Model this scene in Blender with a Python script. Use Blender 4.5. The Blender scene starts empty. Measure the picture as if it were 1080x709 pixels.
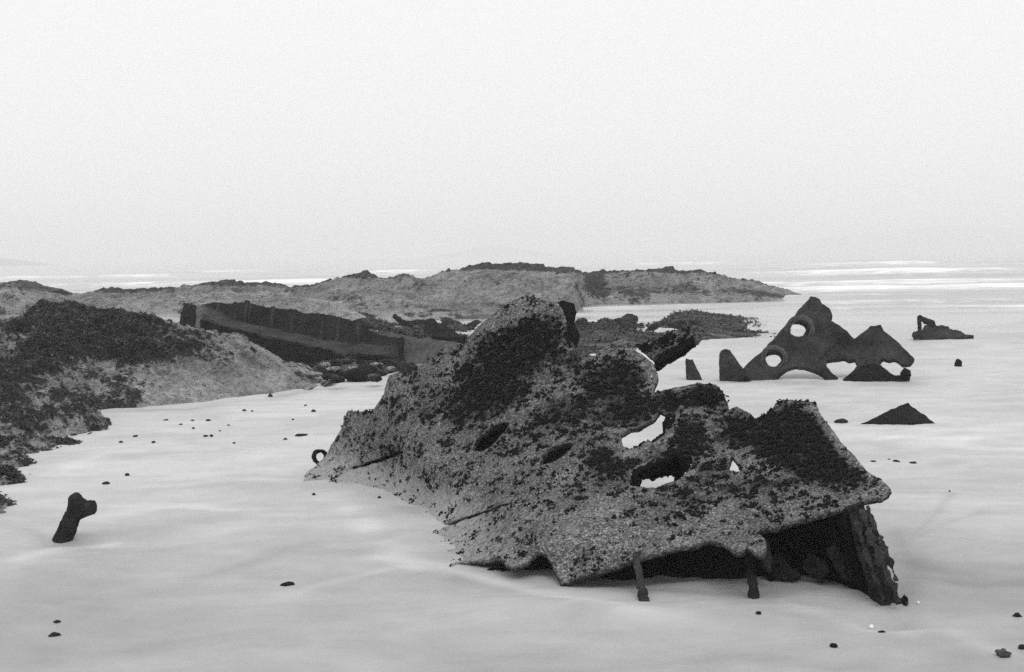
# A rusted shipwreck half buried in the sand of a misty beach (monochrome photograph)
import bpy, math, random
import numpy as np
from mathutils import Vector, Matrix, noise as mn
from mathutils.geometry import delaunay_2d_cdt

random.seed(7)
rng = np.random.default_rng(7)
sc = bpy.context.scene
COL = sc.collection

# ------------------------------------------------------------------ camera
W, H_, F = 1080.0, 709.0, 1500.0
CAM_H = 1.6
PITCH = math.atan((354.5 - 270.0) / F)
ROLL = math.radians(-0.95)
cam_d = bpy.data.cameras.new('camera')
cam_d.sensor_width = 36.0
cam_d.lens = 36.0 * F / W
cam_d.clip_start = 0.05
cam_d.clip_end = 9000
cam = bpy.data.objects.new('camera', cam_d)
COL.objects.link(cam)
ROT = Matrix.Rotation(math.pi / 2 - PITCH, 3, 'X') @ Matrix.Rotation(ROLL, 3, 'Z')
cam.matrix_world = Matrix.Translation((0, 0, CAM_H)) @ ROT.to_4x4()
sc.camera = cam
RN = np.array(ROT)


def PV(px, py, Y):
    """photo pixels (1080x709) at distance Y -> world points (numpy)"""
    px, py, Y = np.broadcast_arrays(np.asarray(px, float), np.asarray(py, float), np.asarray(Y, float))
    d = np.stack([(px - W / 2) / F, -(py - H_ / 2) / F, -np.ones_like(px)], -1) @ RN.T
    return d * (Y / d[..., 1])[..., None] + np.array([0, 0, CAM_H])


def P(px, py, Y):
    return Vector(PV(px, py, Y).tolist())


def G(px, py, z=0.0):
    d = ROT @ Vector(((px - W / 2) / F, -(py - H_ / 2) / F, -1))
    t = (z - CAM_H) / d.z
    return Vector((d.x * t, d.y * t, z))


def fbm(p, scale=1.0, octv=4, h=1.0):
    return mn.fractal(Vector(p) * scale, h, 2.0, octv)


def fb(arr, scale, octv=4, h=1.0, off=(0, 0, 0)):
    o = Vector(off)
    return np.array([mn.fractal(Vector(a) * scale + o, h, 2.0, octv) for a in arr.tolist()])


def sstep(a, b, x):
    t = np.clip((x - a) / (b - a), 0, 1)
    return t * t * (3 - 2 * t)


# ------------------------------------------------------------------ materials
class NT:
    def __init__(self, name):
        self.m = bpy.data.materials.new(name)
        self.m.use_nodes = True
        self.t = self.m.node_tree
        self.b = self.t.nodes['Principled BSDF']
        self.o = self.t.nodes['Material Output']
        self.tc = self.t.nodes.new('ShaderNodeNewGeometry')

    def n(self, typ, **kw):
        nd = self.t.nodes.new(typ)
        for k, v in kw.items():
            if k.startswith('_'):
                setattr(nd, k[1:], v)
            else:
                s = nd.inputs[k.replace('__', ' ')]
                if hasattr(v, 'is_linked') or isinstance(v, bpy.types.NodeSocket):
                    self.t.links.new(v, s)
                else:
                    s.default_value = v
        return nd

    def link(self, a, b):
        self.t.links.new(a, b)

    def pos(self, sx=1, sy=1, sz=1):
        mp = self.n('ShaderNodeMapping')
        mp.inputs['Scale'].default_value = (sx, sy, sz)
        self.link(self.tc.outputs['Position'], mp.inputs['Vector'])
        return mp.outputs['Vector']

    def noise(self, scale, detail=5, rough=.55, vec=None, dist=0.0):
        nd = self.n('ShaderNodeTexNoise', Scale=scale, Detail=detail, Roughness=rough, Distortion=dist)
        self.link(vec or self.tc.outputs['Position'], nd.inputs['Vector'])
        return nd.outputs['Fac']

    def voro(self, scale, feature='F1', vec=None, rnd=1.0):
        nd = self.n('ShaderNodeTexVoronoi', _feature=feature, Scale=scale, Randomness=rnd)
        self.link(vec or self.tc.outputs['Position'], nd.inputs['Vector'])
        return nd.outputs['Distance']

    def ramp(self, fac, a, b, va=0.0, vb=1.0):
        nd = self.n('ShaderNodeMapRange', _clamp=True)
        for k, v in (('From Min', a), ('From Max', b), ('To Min', va), ('To Max', vb)):
            nd.inputs[k].default_value = v
        self.link(fac, nd.inputs['Value'])
        return nd.outputs['Result']

    def math(self, op, a, b=None):
        nd = self.n('ShaderNodeMath', _operation=op)
        for i, v in enumerate((a, b)):
            if v is None:
                continue
            if isinstance(v, (int, float)):
                nd.inputs[i].default_value = v
            else:
                self.link(v, nd.inputs[i])
        return nd.outputs[0]

    def mix(self, fac, a, b):
        nd = self.n('ShaderNodeMix', _data_type='FLOAT')
        for i, v in ((0, fac), (2, a), (3, b)):
            if isinstance(v, (int, float)):
                nd.inputs[i].default_value = v
            else:
                self.link(v, nd.inputs[i])
        return nd.outputs[0]

    def attr(self, name):
        return self.n('ShaderNodeAttribute', _attribute_name=name).outputs['Fac']

    def done(self, val, rough=.85, bump=None, spec=.3):
        self.link(val, self.b.inputs['Base Color'])
        if isinstance(rough, (int, float)):
            self.b.inputs['Roughness'].default_value = rough
        else:
            self.link(rough, self.b.inputs['Roughness'])
        self.b.inputs['Specular IOR Level'].default_value = spec
        nrm = None
        for h, st, d in (bump or []):
            bp = self.n('ShaderNodeBump', Strength=st, Distance=d)
            self.link(h, bp.inputs['Height'])
            if nrm is not None:
                self.link(nrm, bp.inputs['Normal'])
            nrm = bp.outputs['Normal']
        if nrm is not None:
            self.link(nrm, self.b.inputs['Normal'])
        return self.m


def m_sand():
    t = NT('sand')
    big = t.noise(.33, 4, .5, t.pos(1, .8, 1), .6)
    streak = t.noise(.9, 5, .55, t.pos(.8, 1.25, 1), 1.6)
    fine = t.noise(170, 3, .75)
    mid = t.noise(5, 5, .6)
    v = t.ramp(big, .3, .7, .45, .58)
    v = t.math('MULTIPLY', v, t.ramp(streak, .3, .7, .84, 1.11))
    v = t.math('MULTIPLY', v, t.ramp(mid, .3, .7, .93, 1.05))
    v = t.math('MULTIPLY', v, t.ramp(fine, .3, .75, .90, 1.09))
    # near sand darkened by moisture and a painted vignette; sea strip wet and glossy
    v = t.math('MULTIPLY', v, t.ramp(t.attr('pale'), -1, 1, .58, 1.36))  # negative values include painted contact shade
    damp_vignette = t.attr('damp_vignette')
    v = t.mix(damp_vignette, v, t.math('MULTIPLY', v, .73))
    wet = t.attr('wet')
    v = t.mix(wet, v, t.math('MULTIPLY', v, .72))
    r = t.mix(wet, .6, .2)
    return t.done(v, r, [(t.noise(7, 5, .6, t.pos(.8, 1.9, 1), 1.0), .30, .04), (t.noise(90, 3, .6), .3, .006)], .4)


def m_plate():
    t = NT('barnacled_iron')
    weed = t.attr('cover')
    v1 = t.voro(70)
    n0 = t.noise(26, 4, .7)
    n1 = t.noise(82, 3, .72)
    n2 = t.noise(2.6, 5, .6)
    zone = t.noise(4.2, 5, .65, None, .8)
    bias = t.math('MULTIPLY', t.math('SUBTRACT', zone, .5), .22)
    bias = t.math('SUBTRACT', bias, t.math('MULTIPLY', weed, .06))
    sp = t.ramp(t.math('ADD', n1, bias), .42, .60)
    val = t.mix(sp, t.ramp(n0, .35, .7, .045, .105), t.ramp(v1, .1, .7, .47, .25))
    val = t.math('MULTIPLY', val, t.ramp(n0, .32, .66, .62, 1.22))
    val = t.math('MULTIPLY', val, t.ramp(n2, .3, .7, .74, 1.16))
    val = t.math('MULTIPLY', val, t.ramp(weed, .1, .9, 1.05, .50))
    dust = t.ramp(t.math('ADD', t.attr('dust'), t.math('MULTIPLY', t.math('SUBTRACT', n0, .5), 1.3)), .25, .95)
    val = t.mix(t.math('MULTIPLY', dust, .85), val, .42)
    dark = t.math('ADD', t.math('MULTIPLY', weed, .95), t.math('MULTIPLY', t.math('SUBTRACT', t.noise(17, 7, .8), .5), 2.2))
    dark = t.ramp(dark, .44, .62)
    val = t.mix(dark, val, t.math('MULTIPLY', t.ramp(n1, .40, .72, .006, .09), t.ramp(n0, .35, .65, .5, 1.3)))
    return t.done(val, .85, [(t.noise(18, 5, .65), .6, .025), (v1, .9, .010), (n1, .9, .012)], .06)


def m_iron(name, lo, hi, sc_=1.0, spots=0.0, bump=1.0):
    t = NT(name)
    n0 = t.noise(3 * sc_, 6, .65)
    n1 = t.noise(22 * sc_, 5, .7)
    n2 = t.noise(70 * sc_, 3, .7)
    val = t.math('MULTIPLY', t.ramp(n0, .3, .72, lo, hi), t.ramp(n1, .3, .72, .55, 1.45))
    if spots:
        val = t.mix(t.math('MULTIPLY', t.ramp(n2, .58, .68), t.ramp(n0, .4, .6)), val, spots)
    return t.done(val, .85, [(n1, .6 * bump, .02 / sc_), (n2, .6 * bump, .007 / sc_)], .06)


def m_rock(name, light=(.16, .34), dark=.045, sc_=1.0, strata=2.5, con=1.0):
    t = NT(name)
    weed = t.attr('cover')  # weed, plus shade painted on the far outcrops
    n0 = t.noise(1.1 * sc_, 6, .62, None, .5)
    n1 = t.noise(7 * sc_, 6, .72, t.pos(1, 1, strata))
    n2 = t.noise(34 * sc_, 4, .75)
    rid = t.math('ABSOLUTE', t.math('SUBTRACT', t.noise(2.2 * sc_, 5, .6, t.pos(1, .6, strata * 1.3), 1.0), .5))
    val = t.ramp(n0, .32, .68, light[0], light[1])
    val = t.math('MULTIPLY', val, t.ramp(n1, .32, .68, 1 - .40 * con, 1 + .22 * con))
    val = t.math('MULTIPLY', val, t.ramp(n2, .32, .68, .85, 1.12))
    val = t.math('MULTIPLY', val, t.ramp(rid, .0, .022, 1 - .5 * min(con, 1), 1.0))
    d = t.math('ADD', weed, t.math('MULTIPLY', t.math('SUBTRACT', t.noise(6 * sc_, 7, .78), .5), 2.4))
    spot = t.math('MULTIPLY', t.ramp(t.voro(11 * sc_), .30, .12), t.ramp(t.noise(3 * sc_, 3, .6), .46, .60))
    d = t.math('ADD', d, t.math('MULTIPLY', spot, .5 * con))
    d = t.ramp(d, .40, .62)
    val = t.mix(d, val, t.math('MULTIPLY', t.ramp(n2, .33, .7, dark * .4, dark * 1.8), t.ramp(n1, .35, .68, .45, 2.3)))
    return t.done(val, .88, [(n1, .9, .14 / sc_), (n2, .8, .035 / sc_), (rid, .5, .08 / sc_)], .06)


def m_mussel():
    t = NT('mussel_shell')
    n0 = t.noise(60, 3, .6)
    return t.done(t.ramp(n0, .4, .8, .003, .022), .6, None, .08)


def m_weed(name, lo, hi):
    t = NT(name)
    n0 = t.noise(4.5, 6, .8)
    return t.done(t.ramp(n0, .35, .7, lo, hi), .8, None, .06)


def m_sea():
    t = NT('sea_water')
    foam = t.attr('foam')
    lace = t.noise(1.1, 6, .7, t.pos(.35, 1.2, 1), .8)
    f = t.ramp(t.math('ADD', foam, t.math('MULTIPLY', t.math('SUBTRACT', lace, .5), 2.0)), .42, .95)
    val = t.mix(f, .34, .82)
    r = t.mix(f, .12, .9)
    w1 = t.noise(.9, 5, .6, t.pos(.35, 1.3, 1), .4)
    w2 = t.noise(5.0, 4, .6, t.pos(.4, 1.2, 1), .3)
    m = t.done(val, r, [(w1, .25, .2), (w2, .2, .04)], .5)
    t.b.inputs['IOR'].default_value = 1.33
    return m


M = {
    'sand': m_sand(), 'plate': m_plate(), 'mussel': m_mussel(), 'sea': m_sea(),
    'black_iron': m_iron('black_wet_iron', .002, .007),  # near black; on the cavity sheets the colour stands in for shade
    'iron': m_iron('dark_rusted_iron', .006, .025, 1.0, .08),
    'rib_iron': m_iron('scaly_rib_iron', .006, .05, 1.6, .20, 1.4),
    'iron_far': m_iron('rusted_iron_plate', .008, .048, .9, .10),
    'iron_mid': m_iron('grey_rusted_iron', .05, .12, .7, .2),
    'wall_iron': m_iron('hull_wall_iron', .006, .024, .8, .04),
    'floor_iron': m_iron('sandy_floor_iron', .014, .055, .8, .10),
    'rim_iron': m_iron('porthole_rim_iron', .040, .11, 1.2, .10),
    'iron_black': m_iron('blackened_iron', .003, .011, .7),
    'rock_mound': m_rock('mound_rock', (.22, .48), .03, 1.6, 1.5, 1.25),
    'rock_far': m_rock('outcrop_rock', (.21, .50), .045, .45, 2.2, 1.1),
    'rock_pale': m_rock('pale_rock', (.34, .52), .06, .8, 1.6),
    'rock_dark': m_rock('weedy_reef_rock', (.07, .22), .022, 1.0, 2.0),
    'stone': m_rock('beach_stone', (.02, .06), .012, 8.0, 1.0),
    'shell': m_iron('pale_shell', .6, .8, 2.0),
    'weed': m_weed('dark_weed', .006, .11),
    'weed_mid': m_weed('dry_weed', .010, .09),
    'hill': m_rock('far_hill', (.25, .35), .05, .02, 1.0),
}


# ------------------------------------------------------------------ mesh helpers
def link_mesh(name, verts, faces, mat, parent=None, smooth=True):
    me = bpy.data.meshes.new(name)
    verts = np.asarray(verts, float)
    if isinstance(faces, np.ndarray):
        nf, k = faces.shape
        me.vertices.add(len(verts))
        me.vertices.foreach_set('co', verts.ravel())
        me.loops.add(nf * k)
        me.loops.foreach_set('vertex_index', faces.ravel().astype(np.int32))
        me.polygons.add(nf)
        me.polygons.foreach_set('loop_start', np.arange(0, nf * k, k, dtype=np.int32))
        me.update(calc_edges=True)
    else:
        me.from_pydata([tuple(v) for v in verts.tolist()], [], faces)
    me.validate()
    if smooth:
        me.polygons.foreach_set('use_smooth', np.ones(len(me.polygons), bool))
    me.update()
    if mat is not None:
        me.materials.append(mat)
    o = bpy.data.objects.new(name, me)
    COL.objects.link(o)
    if parent is not None:
        o.parent = parent
        o.matrix_parent_inverse = parent_world(parent).inverted()
    return o


def parent_world(p):
    m = p.matrix_basis.copy()
    if p.parent is not None:
        m = parent_world(p.parent) @ p.matrix_parent_inverse @ m
    return m


def set_attr(o, name, vals):
    a = o.data.attributes.new(name, 'FLOAT', 'POINT')
    a.data.foreach_set('value', np.asarray(vals, np.float32))


def empty(name, loc):
    o = bpy.data.objects.new(name, None)
    o.empty_display_size = .1
    o.location = loc
    COL.objects.link(o)
    return o


def tag(o, label=None, cat=None, group=None, kind=None):
    if label:
        o['label'] = label
    if cat:
        o['category'] = cat
    if group:
        o['group'] = group
    if kind:
        o['kind'] = kind
    return o


def dense(poly, step, jit=0.0, seed=0, closed=True, sc_=.09):
    """resample a polyline in photo pixels; nibble its edge"""
    out = []
    n = len(poly)
    for i in range(n if closed else n - 1):
        a = np.array(poly[i], float)
        b = np.array(poly[(i + 1) % n], float)
        L = np.linalg.norm(b - a)
        k = max(1, int(round(L / step)))
        d = (b - a) / max(L, 1e-6)
        nrm = np.array([-d[1], d[0]])
        for j in range(k):
            p = a + (b - a) * j / k
            if jit:
                w = math.sin(math.pi * j / k) * .7 + .3
                q = mn.fractal(Vector((p[0] * sc_, p[1] * sc_, seed * 7.3)), .6, 2.0, 4)
                p = p + nrm * q * jit * w
            out.append(p)
    if not closed:
        out.append(np.array(poly[-1], float))
    return np.array(out)


def in_poly(pts, poly):
    x, y = pts[:, 0], pts[:, 1]
    c = np.zeros(len(pts), bool)
    n = len(poly)
    j = n - 1
    for i in range(n):
        xi, yi = poly[i]
        xj, yj = poly[j]
        if yi != yj:
            cond = ((yi > y) != (yj > y)) & (x < (xj - xi) * (y - yi) / (yj - yi) + xi)
            c ^= cond
        j = i
    return c


def plate(name, outline, holes, depth, thick, step, mat, parent=None, jit=.8, hole_jit=.5, rough=0.0,
          rough_scale=8.0, seed=0, back=True):
    """a torn iron plate: outline and holes measured in the photo, laid on a curved sheet `depth(px,py)`
    metres away, given real thickness.  returns object, front vertex count, pixel coords"""
    ol = dense(outline, step, jit, seed)
    hs = [np.array(h, float) if len(h) == 8 else dense(h, step * .8, hole_jit, seed + 3 + i) for i, h in enumerate(holes)]
    x0, y0 = ol.min(0)
    x1, y1 = ol.max(0)
    gx, gy = np.meshgrid(np.arange(x0, x1, step), np.arange(y0, y1, step * .87))
    gx[1::2] += step * .5
    pts = np.stack([gx.ravel(), gy.ravel()], -1)
    pts += rng.uniform(-.22, .22, pts.shape) * step
    ok = in_poly(pts, ol)
    for h in hs:
        ok &= ~in_poly(pts, h)
    pts = pts[ok]
    bnd = np.concatenate([ol] + hs)
    # keep interior points off the border
    keep = np.ones(len(pts), bool)
    for c in range(0, len(bnd), 64):
        d2 = ((pts[:, None, :] - bnd[None, c:c + 64, :]) ** 2).sum(-1).min(1)
        keep &= d2 > (step * .45) ** 2
    pts = pts[keep]
    allp = np.concatenate([bnd, pts])
    edges, o = [], 0
    for r in [ol] + hs:
        n = len(r)
        edges += [(o + i, o + (i + 1) % n) for i in range(n)]
        o += n
    res = delaunay_2d_cdt([Vector(p) for p in allp.tolist()], edges, [], 0, 1e-5)
    v2 = np.array([tuple(v) for v in res[0]])
    tri = np.array([f for f in res[2] if len(f) == 3])
    cen = v2[tri].mean(1)
    ok = in_poly(cen, ol)
    for h in hs:
        ok &= ~in_poly(cen, h)
    tri = tri[ok]
    used = np.unique(tri)
    remap = -np.ones(len(v2), int)
    remap[used] = np.arange(len(used))
    v2 = v2[used]
    tri = remap[tri]
    Y = depth(v2[:, 0], v2[:, 1])
    w = PV(v2[:, 0], v2[:, 1], Y)
    # normals (towards the camera)
    nrm = np.zeros_like(w)
    fn = np.cross(w[tri[:, 1]] - w[tri[:, 0]], w[tri[:, 2]] - w[tri[:, 0]])
    for k in range(3):
        np.add.at(nrm, tri[:, k], fn)
    nrm /= np.linalg.norm(nrm, axis=1)[:, None] + 1e-9
    view = np.array([0, 0, CAM_H]) - w
    flip = (nrm * view).sum(1) < 0
    if flip.mean() > .5:
        nrm = -nrm
        tri = tri[:, ::-1]
    if rough:
        w = w + nrm * (fb(w, rough_scale, 5, .8, (seed, 0, 0)) * rough)[:, None]
    bk = w - nrm * thick
    n = len(w)
    e = {}
    for a, b, c in tri.tolist():
        for u, v in ((a, b), (b, c), (c, a)):
            e[(u, v)] = 1
    side = []
    for (u, v) in e:
        if (v, u) not in e:
            side += [(u, u + n, v + n), (u, v + n, v)]
    faces = np.concatenate([tri, tri[:, ::-1] + n, np.array(side)])
    ob = link_mesh(name, np.concatenate([w, bk]), faces, mat, parent)
    ob.data.polygons.foreach_set('use_smooth', np.r_[np.ones(2 * len(tri), bool), np.zeros(len(side), bool)])
    return ob, w, nrm, v2, tri


def lin(*cp):
    """plane (or thin plate) through photo control points (px,py,Y)"""
    cp = np.array(cp, float)
    A = np.c_[np.ones(len(cp)), cp[:, 0] / 100, cp[:, 1] / 100]
    c, *_ = np.linalg.lstsq(A, cp[:, 2], rcond=None)
    return lambda x, y: c[0] + c[1] * x / 100 + c[2] * y / 100


def tps(cp, lam=1e-3):
    cp = np.array(cp, float)
    q = cp[:, :2] / 100
    n = len(q)

    def U(r2):
        return np.where(r2 > 1e-12, .5 * r2 * np.log(r2 + 1e-12), 0)
    K = U(((q[:, None] - q[None]) ** 2).sum(-1)) + lam * np.eye(n)
    Pm = np.c_[np.ones(n), q]
    A = np.block([[K, Pm], [Pm.T, np.zeros((3, 3))]])
    s = np.linalg.solve(A, np.r_[cp[:, 2], 0, 0, 0])

    def f(x, y):
        p = np.stack([np.asarray(x) / 100, np.asarray(y) / 100], -1)
        r = np.zeros(len(p))
        for i in range(n):
            r += s[i] * U(((p - q[i]) ** 2).sum(-1))
        return r + s[n] + p @ s[n + 1:]
    return f


def tube(name, pts, rad, mat, parent=None, seg=14, rough=.15, rscale=12, flat=1.0, sub=6, seed=0):
    """bar or pipe along points; rad per point; lumpy with rust"""
    pts = [Vector(p) for p in pts]
    P_, R_ = [], []
    for i in range(len(pts) - 1):
        for j in range(sub):
            t = j / sub
            P_.append(pts[i].lerp(pts[i + 1], t))
            R_.append(rad[i] * (1 - t) + rad[i + 1] * t)
    P_.append(pts[-1])
    R_.append(rad[-1])
    vs, fs = [], []
    for i, (p, r) in enumerate(zip(P_, R_)):
        d = (P_[min(i + 1, len(P_) - 1)] - P_[max(i - 1, 0)]).normalized()
        a = d.cross(Vector((0, 1, .01))).normalized()
        b = d.cross(a).normalized()
        for k in range(seg):
            an = 2 * math.pi * k / seg
            q = p + (a * math.cos(an) + b * math.sin(an) * flat) * r
            q += (q - p) * rough * 2 * fbm(q + Vector((seed, 0, 0)), rscale, 4, .7)
            vs.append(q)
        if i:
            for k in range(seg):
                k2 = (k + 1) % seg
                fs.append(((i - 1) * seg + k, (i - 1) * seg + k2, i * seg + k2, i * seg + k))
    fs.append(tuple(range(seg)))
    fs.append(tuple(reversed(range((len(P_) - 1) * seg, len(P_) * seg))))
    return link_mesh(name, [tuple(v) for v in vs], fs, mat, parent)


def ico(sub=2):
    import bmesh
    bm = bmesh.new()
    bmesh.ops.create_icosphere(bm, subdivisions=sub, radius=1.0)
    bm.verts.ensure_lookup_table()
    v = np.array([tuple(x.co) for x in bm.verts])
    f = np.array([[x.index for x in y.verts] for y in bm.faces])
    bm.free()
    return v, f


ICO1, ICO2, ICO3, ICO4 = ico(1), ico(2), ico(3), ico(4)


def boulder(name, loc, size, mat, parent=None, rough=.35, rs=1.3, seed=0, rot=0, res=3, cover=.3):
    v, f = {2: ICO2, 3: ICO3, 4: ICO4}[res]
    n = fb(v + seed * 3.7, rs, 4, .8)
    r = 1 + n * rough
    # facet a little: quantised directions give broken faces
    q = v * r[:, None]
    q = q * np.array(size)
    c, s = math.cos(rot), math.sin(rot)
    q = q @ np.array([[c, s, 0], [-s, c, 0], [0, 0, 1]])
    o = link_mesh(name, q, f, mat, parent)
    o.location = loc
    set_attr(o, 'cover', cover + .5 * fb(q + np.array(loc), 1.2, 3))
    return o


def ribbon(name, A, B, thick, mat, parent=None, nu=60, nv=8, rough=.02, rs=4, seed=0, edge=.02):
    """curved iron strake between two polylines of world points, with thickness"""
    def samp(L, n):
        L = np.array([tuple(p) for p in L])
        d = np.r_[0, np.cumsum(np.linalg.norm(np.diff(L, axis=0), axis=1))]
        t = np.linspace(0, d[-1], n)
        return np.stack([np.interp(t, d, L[:, k]) for k in range(3)], -1)
    a, b = samp(A, nu), samp(B, nu)
    t = np.linspace(0, 1, nv)[None, :, None]
    g = a[:, None] * (1 - t) + b[:, None] * t
    g = g.reshape(-1, 3)
    du = np.gradient(g.reshape(nu, nv, 3), axis=0).reshape(-1, 3)
    dv = np.gradient(g.reshape(nu, nv, 3), axis=1).reshape(-1, 3)
    nr = np.cross(du, dv)
    nr /= np.linalg.norm(nr, axis=1)[:, None] + 1e-9
    g = g + nr * (fb(g, rs, 4, .8, (seed, 1, 2)) * rough)[:, None]
    # torn edge
    ee = np.zeros((nu, nv))
    ee[:, 0] = 1
    ee[:, -1] = 1
    ee = ee.ravel()
    g[:, 2] += ee * fb(g, rs * 2, 4, .7, (seed, 5, 2)) * edge
    front = g
    backv = g - nr * thick
    n = nu * nv
    fs = []
    for i in range(nu - 1):
        for j in range(nv - 1):
            q = (i * nv + j, (i + 1) * nv + j, (i + 1) * nv + j + 1, i * nv + j + 1)
            fs.append(q)
            fs.append(tuple(x + n for x in reversed(q)))
    bd = [(i * nv, (i + 1) * nv) for i in range(nu - 1)]
    bd += [((i + 1) * nv + nv - 1, i * nv + nv - 1) for i in range(nu - 1)]
    bd += [(j + 1, j) for j in range(nv - 1)]
    bd += [((nu - 1) * nv + j, (nu - 1) * nv + j + 1) for j in range(nv - 1)]
    for u, v in bd:
        fs.append((u, u + n, v + n, v))
    return link_mesh(name, np.concatenate([front, backv]), fs, mat, parent, smooth=True)


# ------------------------------------------------------------------ sand
SEA_Z = -0.05


def shore(x):
    return 31.0 + 10.0 * (1 - sstep(-3.0, 2.5, x)) + 1.2 * np.sin(x * .31)


MOUNDS = []   # (x, y, rx, ry, rot, height)


def sand_base(x, y):
    s = shore(x)
    z = np.zeros_like(x)
    z -= .05 * sstep(s - 8, s, y) + .55 * sstep(s, s + 30, y) + 4 * sstep(s + 25, 400, y)
    for (mx, my, rx, ry, rot, h) in MOUNDS:
        c, si = math.cos(rot), math.sin(rot)
        dx, dy = x - mx, y - my
        u, v = (dx * c + dy * si) / rx, (-dx * si + dy * c) / ry
        z += h * np.exp(-(u * u + v * v))
    return z


def add_mound(px, py, rx, ry, rot, h):
    g = G(px, py)
    MOUNDS.append((g.x, g.y, rx, ry, rot, h))


add_mound(400, 545, .95, .30, math.radians(-62), .015)     # drift along the buried edge
add_mound(560, 640, .55, .14, math.radians(-18), .035)    # ridge in front of the torn lower edge
add_mound(640, 612, .45, .18, 0, -.03)
add_mound(640, 650, .7, .12, -.1, .03)
add_mound(950, 655, .25, .12, .3, -.03)
add_mound(975, 625, .35, .12, 1.2, .025)                    # scoured hollow below the plate
add_mound(540, 604, .22, .09, 0, -.015)
add_mound(780, 625, .45, .14, 0, -.02)
add_mound(850, 628, .20, .12, 0, .03)
add_mound(64, 572, .30, .14, 0, -.03)
add_mound(55, 585, .40, .14, 0, .03)
add_mound(1010, 600, .6, .4, .5, -.03)
add_mound(200, 560, 1.6, .25, .1, .035)
add_mound(300, 470, 1.5, .3, .1, -.03)


# dry pale ridges (+) and moist dark runnels (-) drawn by wind and ebb; (-) at object feet mixes scour with painted contact shade
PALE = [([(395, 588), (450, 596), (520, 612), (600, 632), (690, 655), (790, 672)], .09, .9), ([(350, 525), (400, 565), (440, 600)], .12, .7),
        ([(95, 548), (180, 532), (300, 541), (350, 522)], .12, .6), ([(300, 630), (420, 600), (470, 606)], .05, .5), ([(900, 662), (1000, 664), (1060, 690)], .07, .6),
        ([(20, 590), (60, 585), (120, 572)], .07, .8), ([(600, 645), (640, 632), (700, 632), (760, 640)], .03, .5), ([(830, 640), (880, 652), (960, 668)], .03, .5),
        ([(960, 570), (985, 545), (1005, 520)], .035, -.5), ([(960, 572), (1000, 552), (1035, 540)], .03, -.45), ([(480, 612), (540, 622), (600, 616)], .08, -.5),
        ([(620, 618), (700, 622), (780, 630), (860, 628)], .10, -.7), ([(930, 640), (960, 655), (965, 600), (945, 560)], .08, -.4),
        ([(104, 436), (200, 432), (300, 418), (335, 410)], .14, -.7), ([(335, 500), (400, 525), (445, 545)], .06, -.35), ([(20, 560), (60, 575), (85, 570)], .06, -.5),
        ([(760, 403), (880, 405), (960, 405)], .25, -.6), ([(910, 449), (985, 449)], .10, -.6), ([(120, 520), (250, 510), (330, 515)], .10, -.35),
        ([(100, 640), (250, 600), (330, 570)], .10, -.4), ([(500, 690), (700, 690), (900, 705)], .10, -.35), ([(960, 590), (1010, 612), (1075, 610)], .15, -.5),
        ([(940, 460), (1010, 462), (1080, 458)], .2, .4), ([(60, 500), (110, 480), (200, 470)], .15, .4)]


def seg_dist(x, y, line):
    d = np.full(len(x), 1e9)
    for (ax, ay), (bx, by) in zip(line[:-1], line[1:]):
        vx, vy = bx - ax, by - ay
        t = np.clip(((x - ax) * vx + (y - ay) * vy) / (vx * vx + vy * vy), 0, 1)
        d = np.minimum(d, np.hypot(x - ax - t * vx, y - ay - t * vy))
    return d


def make_sand():
    u = np.r_[-14, -7, -4, -2.6, -1.9, -1.5, -1.2, -1.0, -.85, np.linspace(-.72, .72, 381), .85, 1.0, 1.2, 1.5, 1.9, 2.6, 4, 7, 14]
    y = np.r_[-60, -20, -8, -3, 0, 1.2, 2.0, 2.8, 3.5, np.geomspace(4.0, 60, 430), np.geomspace(63, 3000, 40)]
    nu, ny = len(u), len(y)
    yy = np.repeat(y, nu)
    xx = np.tile(u, ny) * np.maximum(yy * .62 + 1.5, 3.0)
    z = sand_base(xx, yy)
    p = np.stack([xx, yy, np.zeros_like(xx)], -1)
    near = (yy > 1) & (yy < 60)
    pn = p[near]
    z[near] += fb(pn * np.array([.7, 1, 1]), .55, 3) * .024 + fb(pn * np.array([.7, 1.4, 1]), 2.2, 4, .7) * .012
    v = np.stack([xx, yy, z], -1)
    i = np.arange(ny - 1)[:, None] * nu + np.arange(nu - 1)[None]
    f = np.stack([i, i + 1, i + nu + 1, i + nu], -1).reshape(-1, 4)
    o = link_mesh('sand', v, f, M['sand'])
    s = shore(xx)
    wet = sstep(s - 10, s - 1.5, yy + 1.8 * fb(p, .35, 3))
    set_attr(o, 'wet', wet)
    set_attr(o, 'damp_vignette', np.clip(1 - sstep(6.0, 10.5, yy + 2.2 * fb(p, .30, 4)) * .95, 0, 1))  # near sand darkened: moisture plus a vignette painted into the colour
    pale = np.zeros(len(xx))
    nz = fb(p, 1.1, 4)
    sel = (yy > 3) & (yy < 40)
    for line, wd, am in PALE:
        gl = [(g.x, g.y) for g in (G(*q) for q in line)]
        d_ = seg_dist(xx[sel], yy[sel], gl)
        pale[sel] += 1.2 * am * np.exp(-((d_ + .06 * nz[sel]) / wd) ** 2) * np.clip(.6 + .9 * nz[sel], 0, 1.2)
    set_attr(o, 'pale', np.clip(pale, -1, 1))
    tag(o, 'pale smooth wet sand beach with faint drifts', 'sand', None, 'structure')


make_sand()


def sand_z(x, y):
    return float(sand_base(np.array([x], float), np.array([y], float))[0]) + fbm((x * .7, y, 0), .55, 3) * .024 + fbm((x * .7, y * 1.4, 0), 2.2, 4, .7) * .012


def GS(px, py):
    """point on the sand seen at a photo pixel"""
    z = 0.0
    for _ in range(4):
        g = G(px, py, z)
        z = sand_z(g.x, g.y)
    return G(px, py, z)


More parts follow.
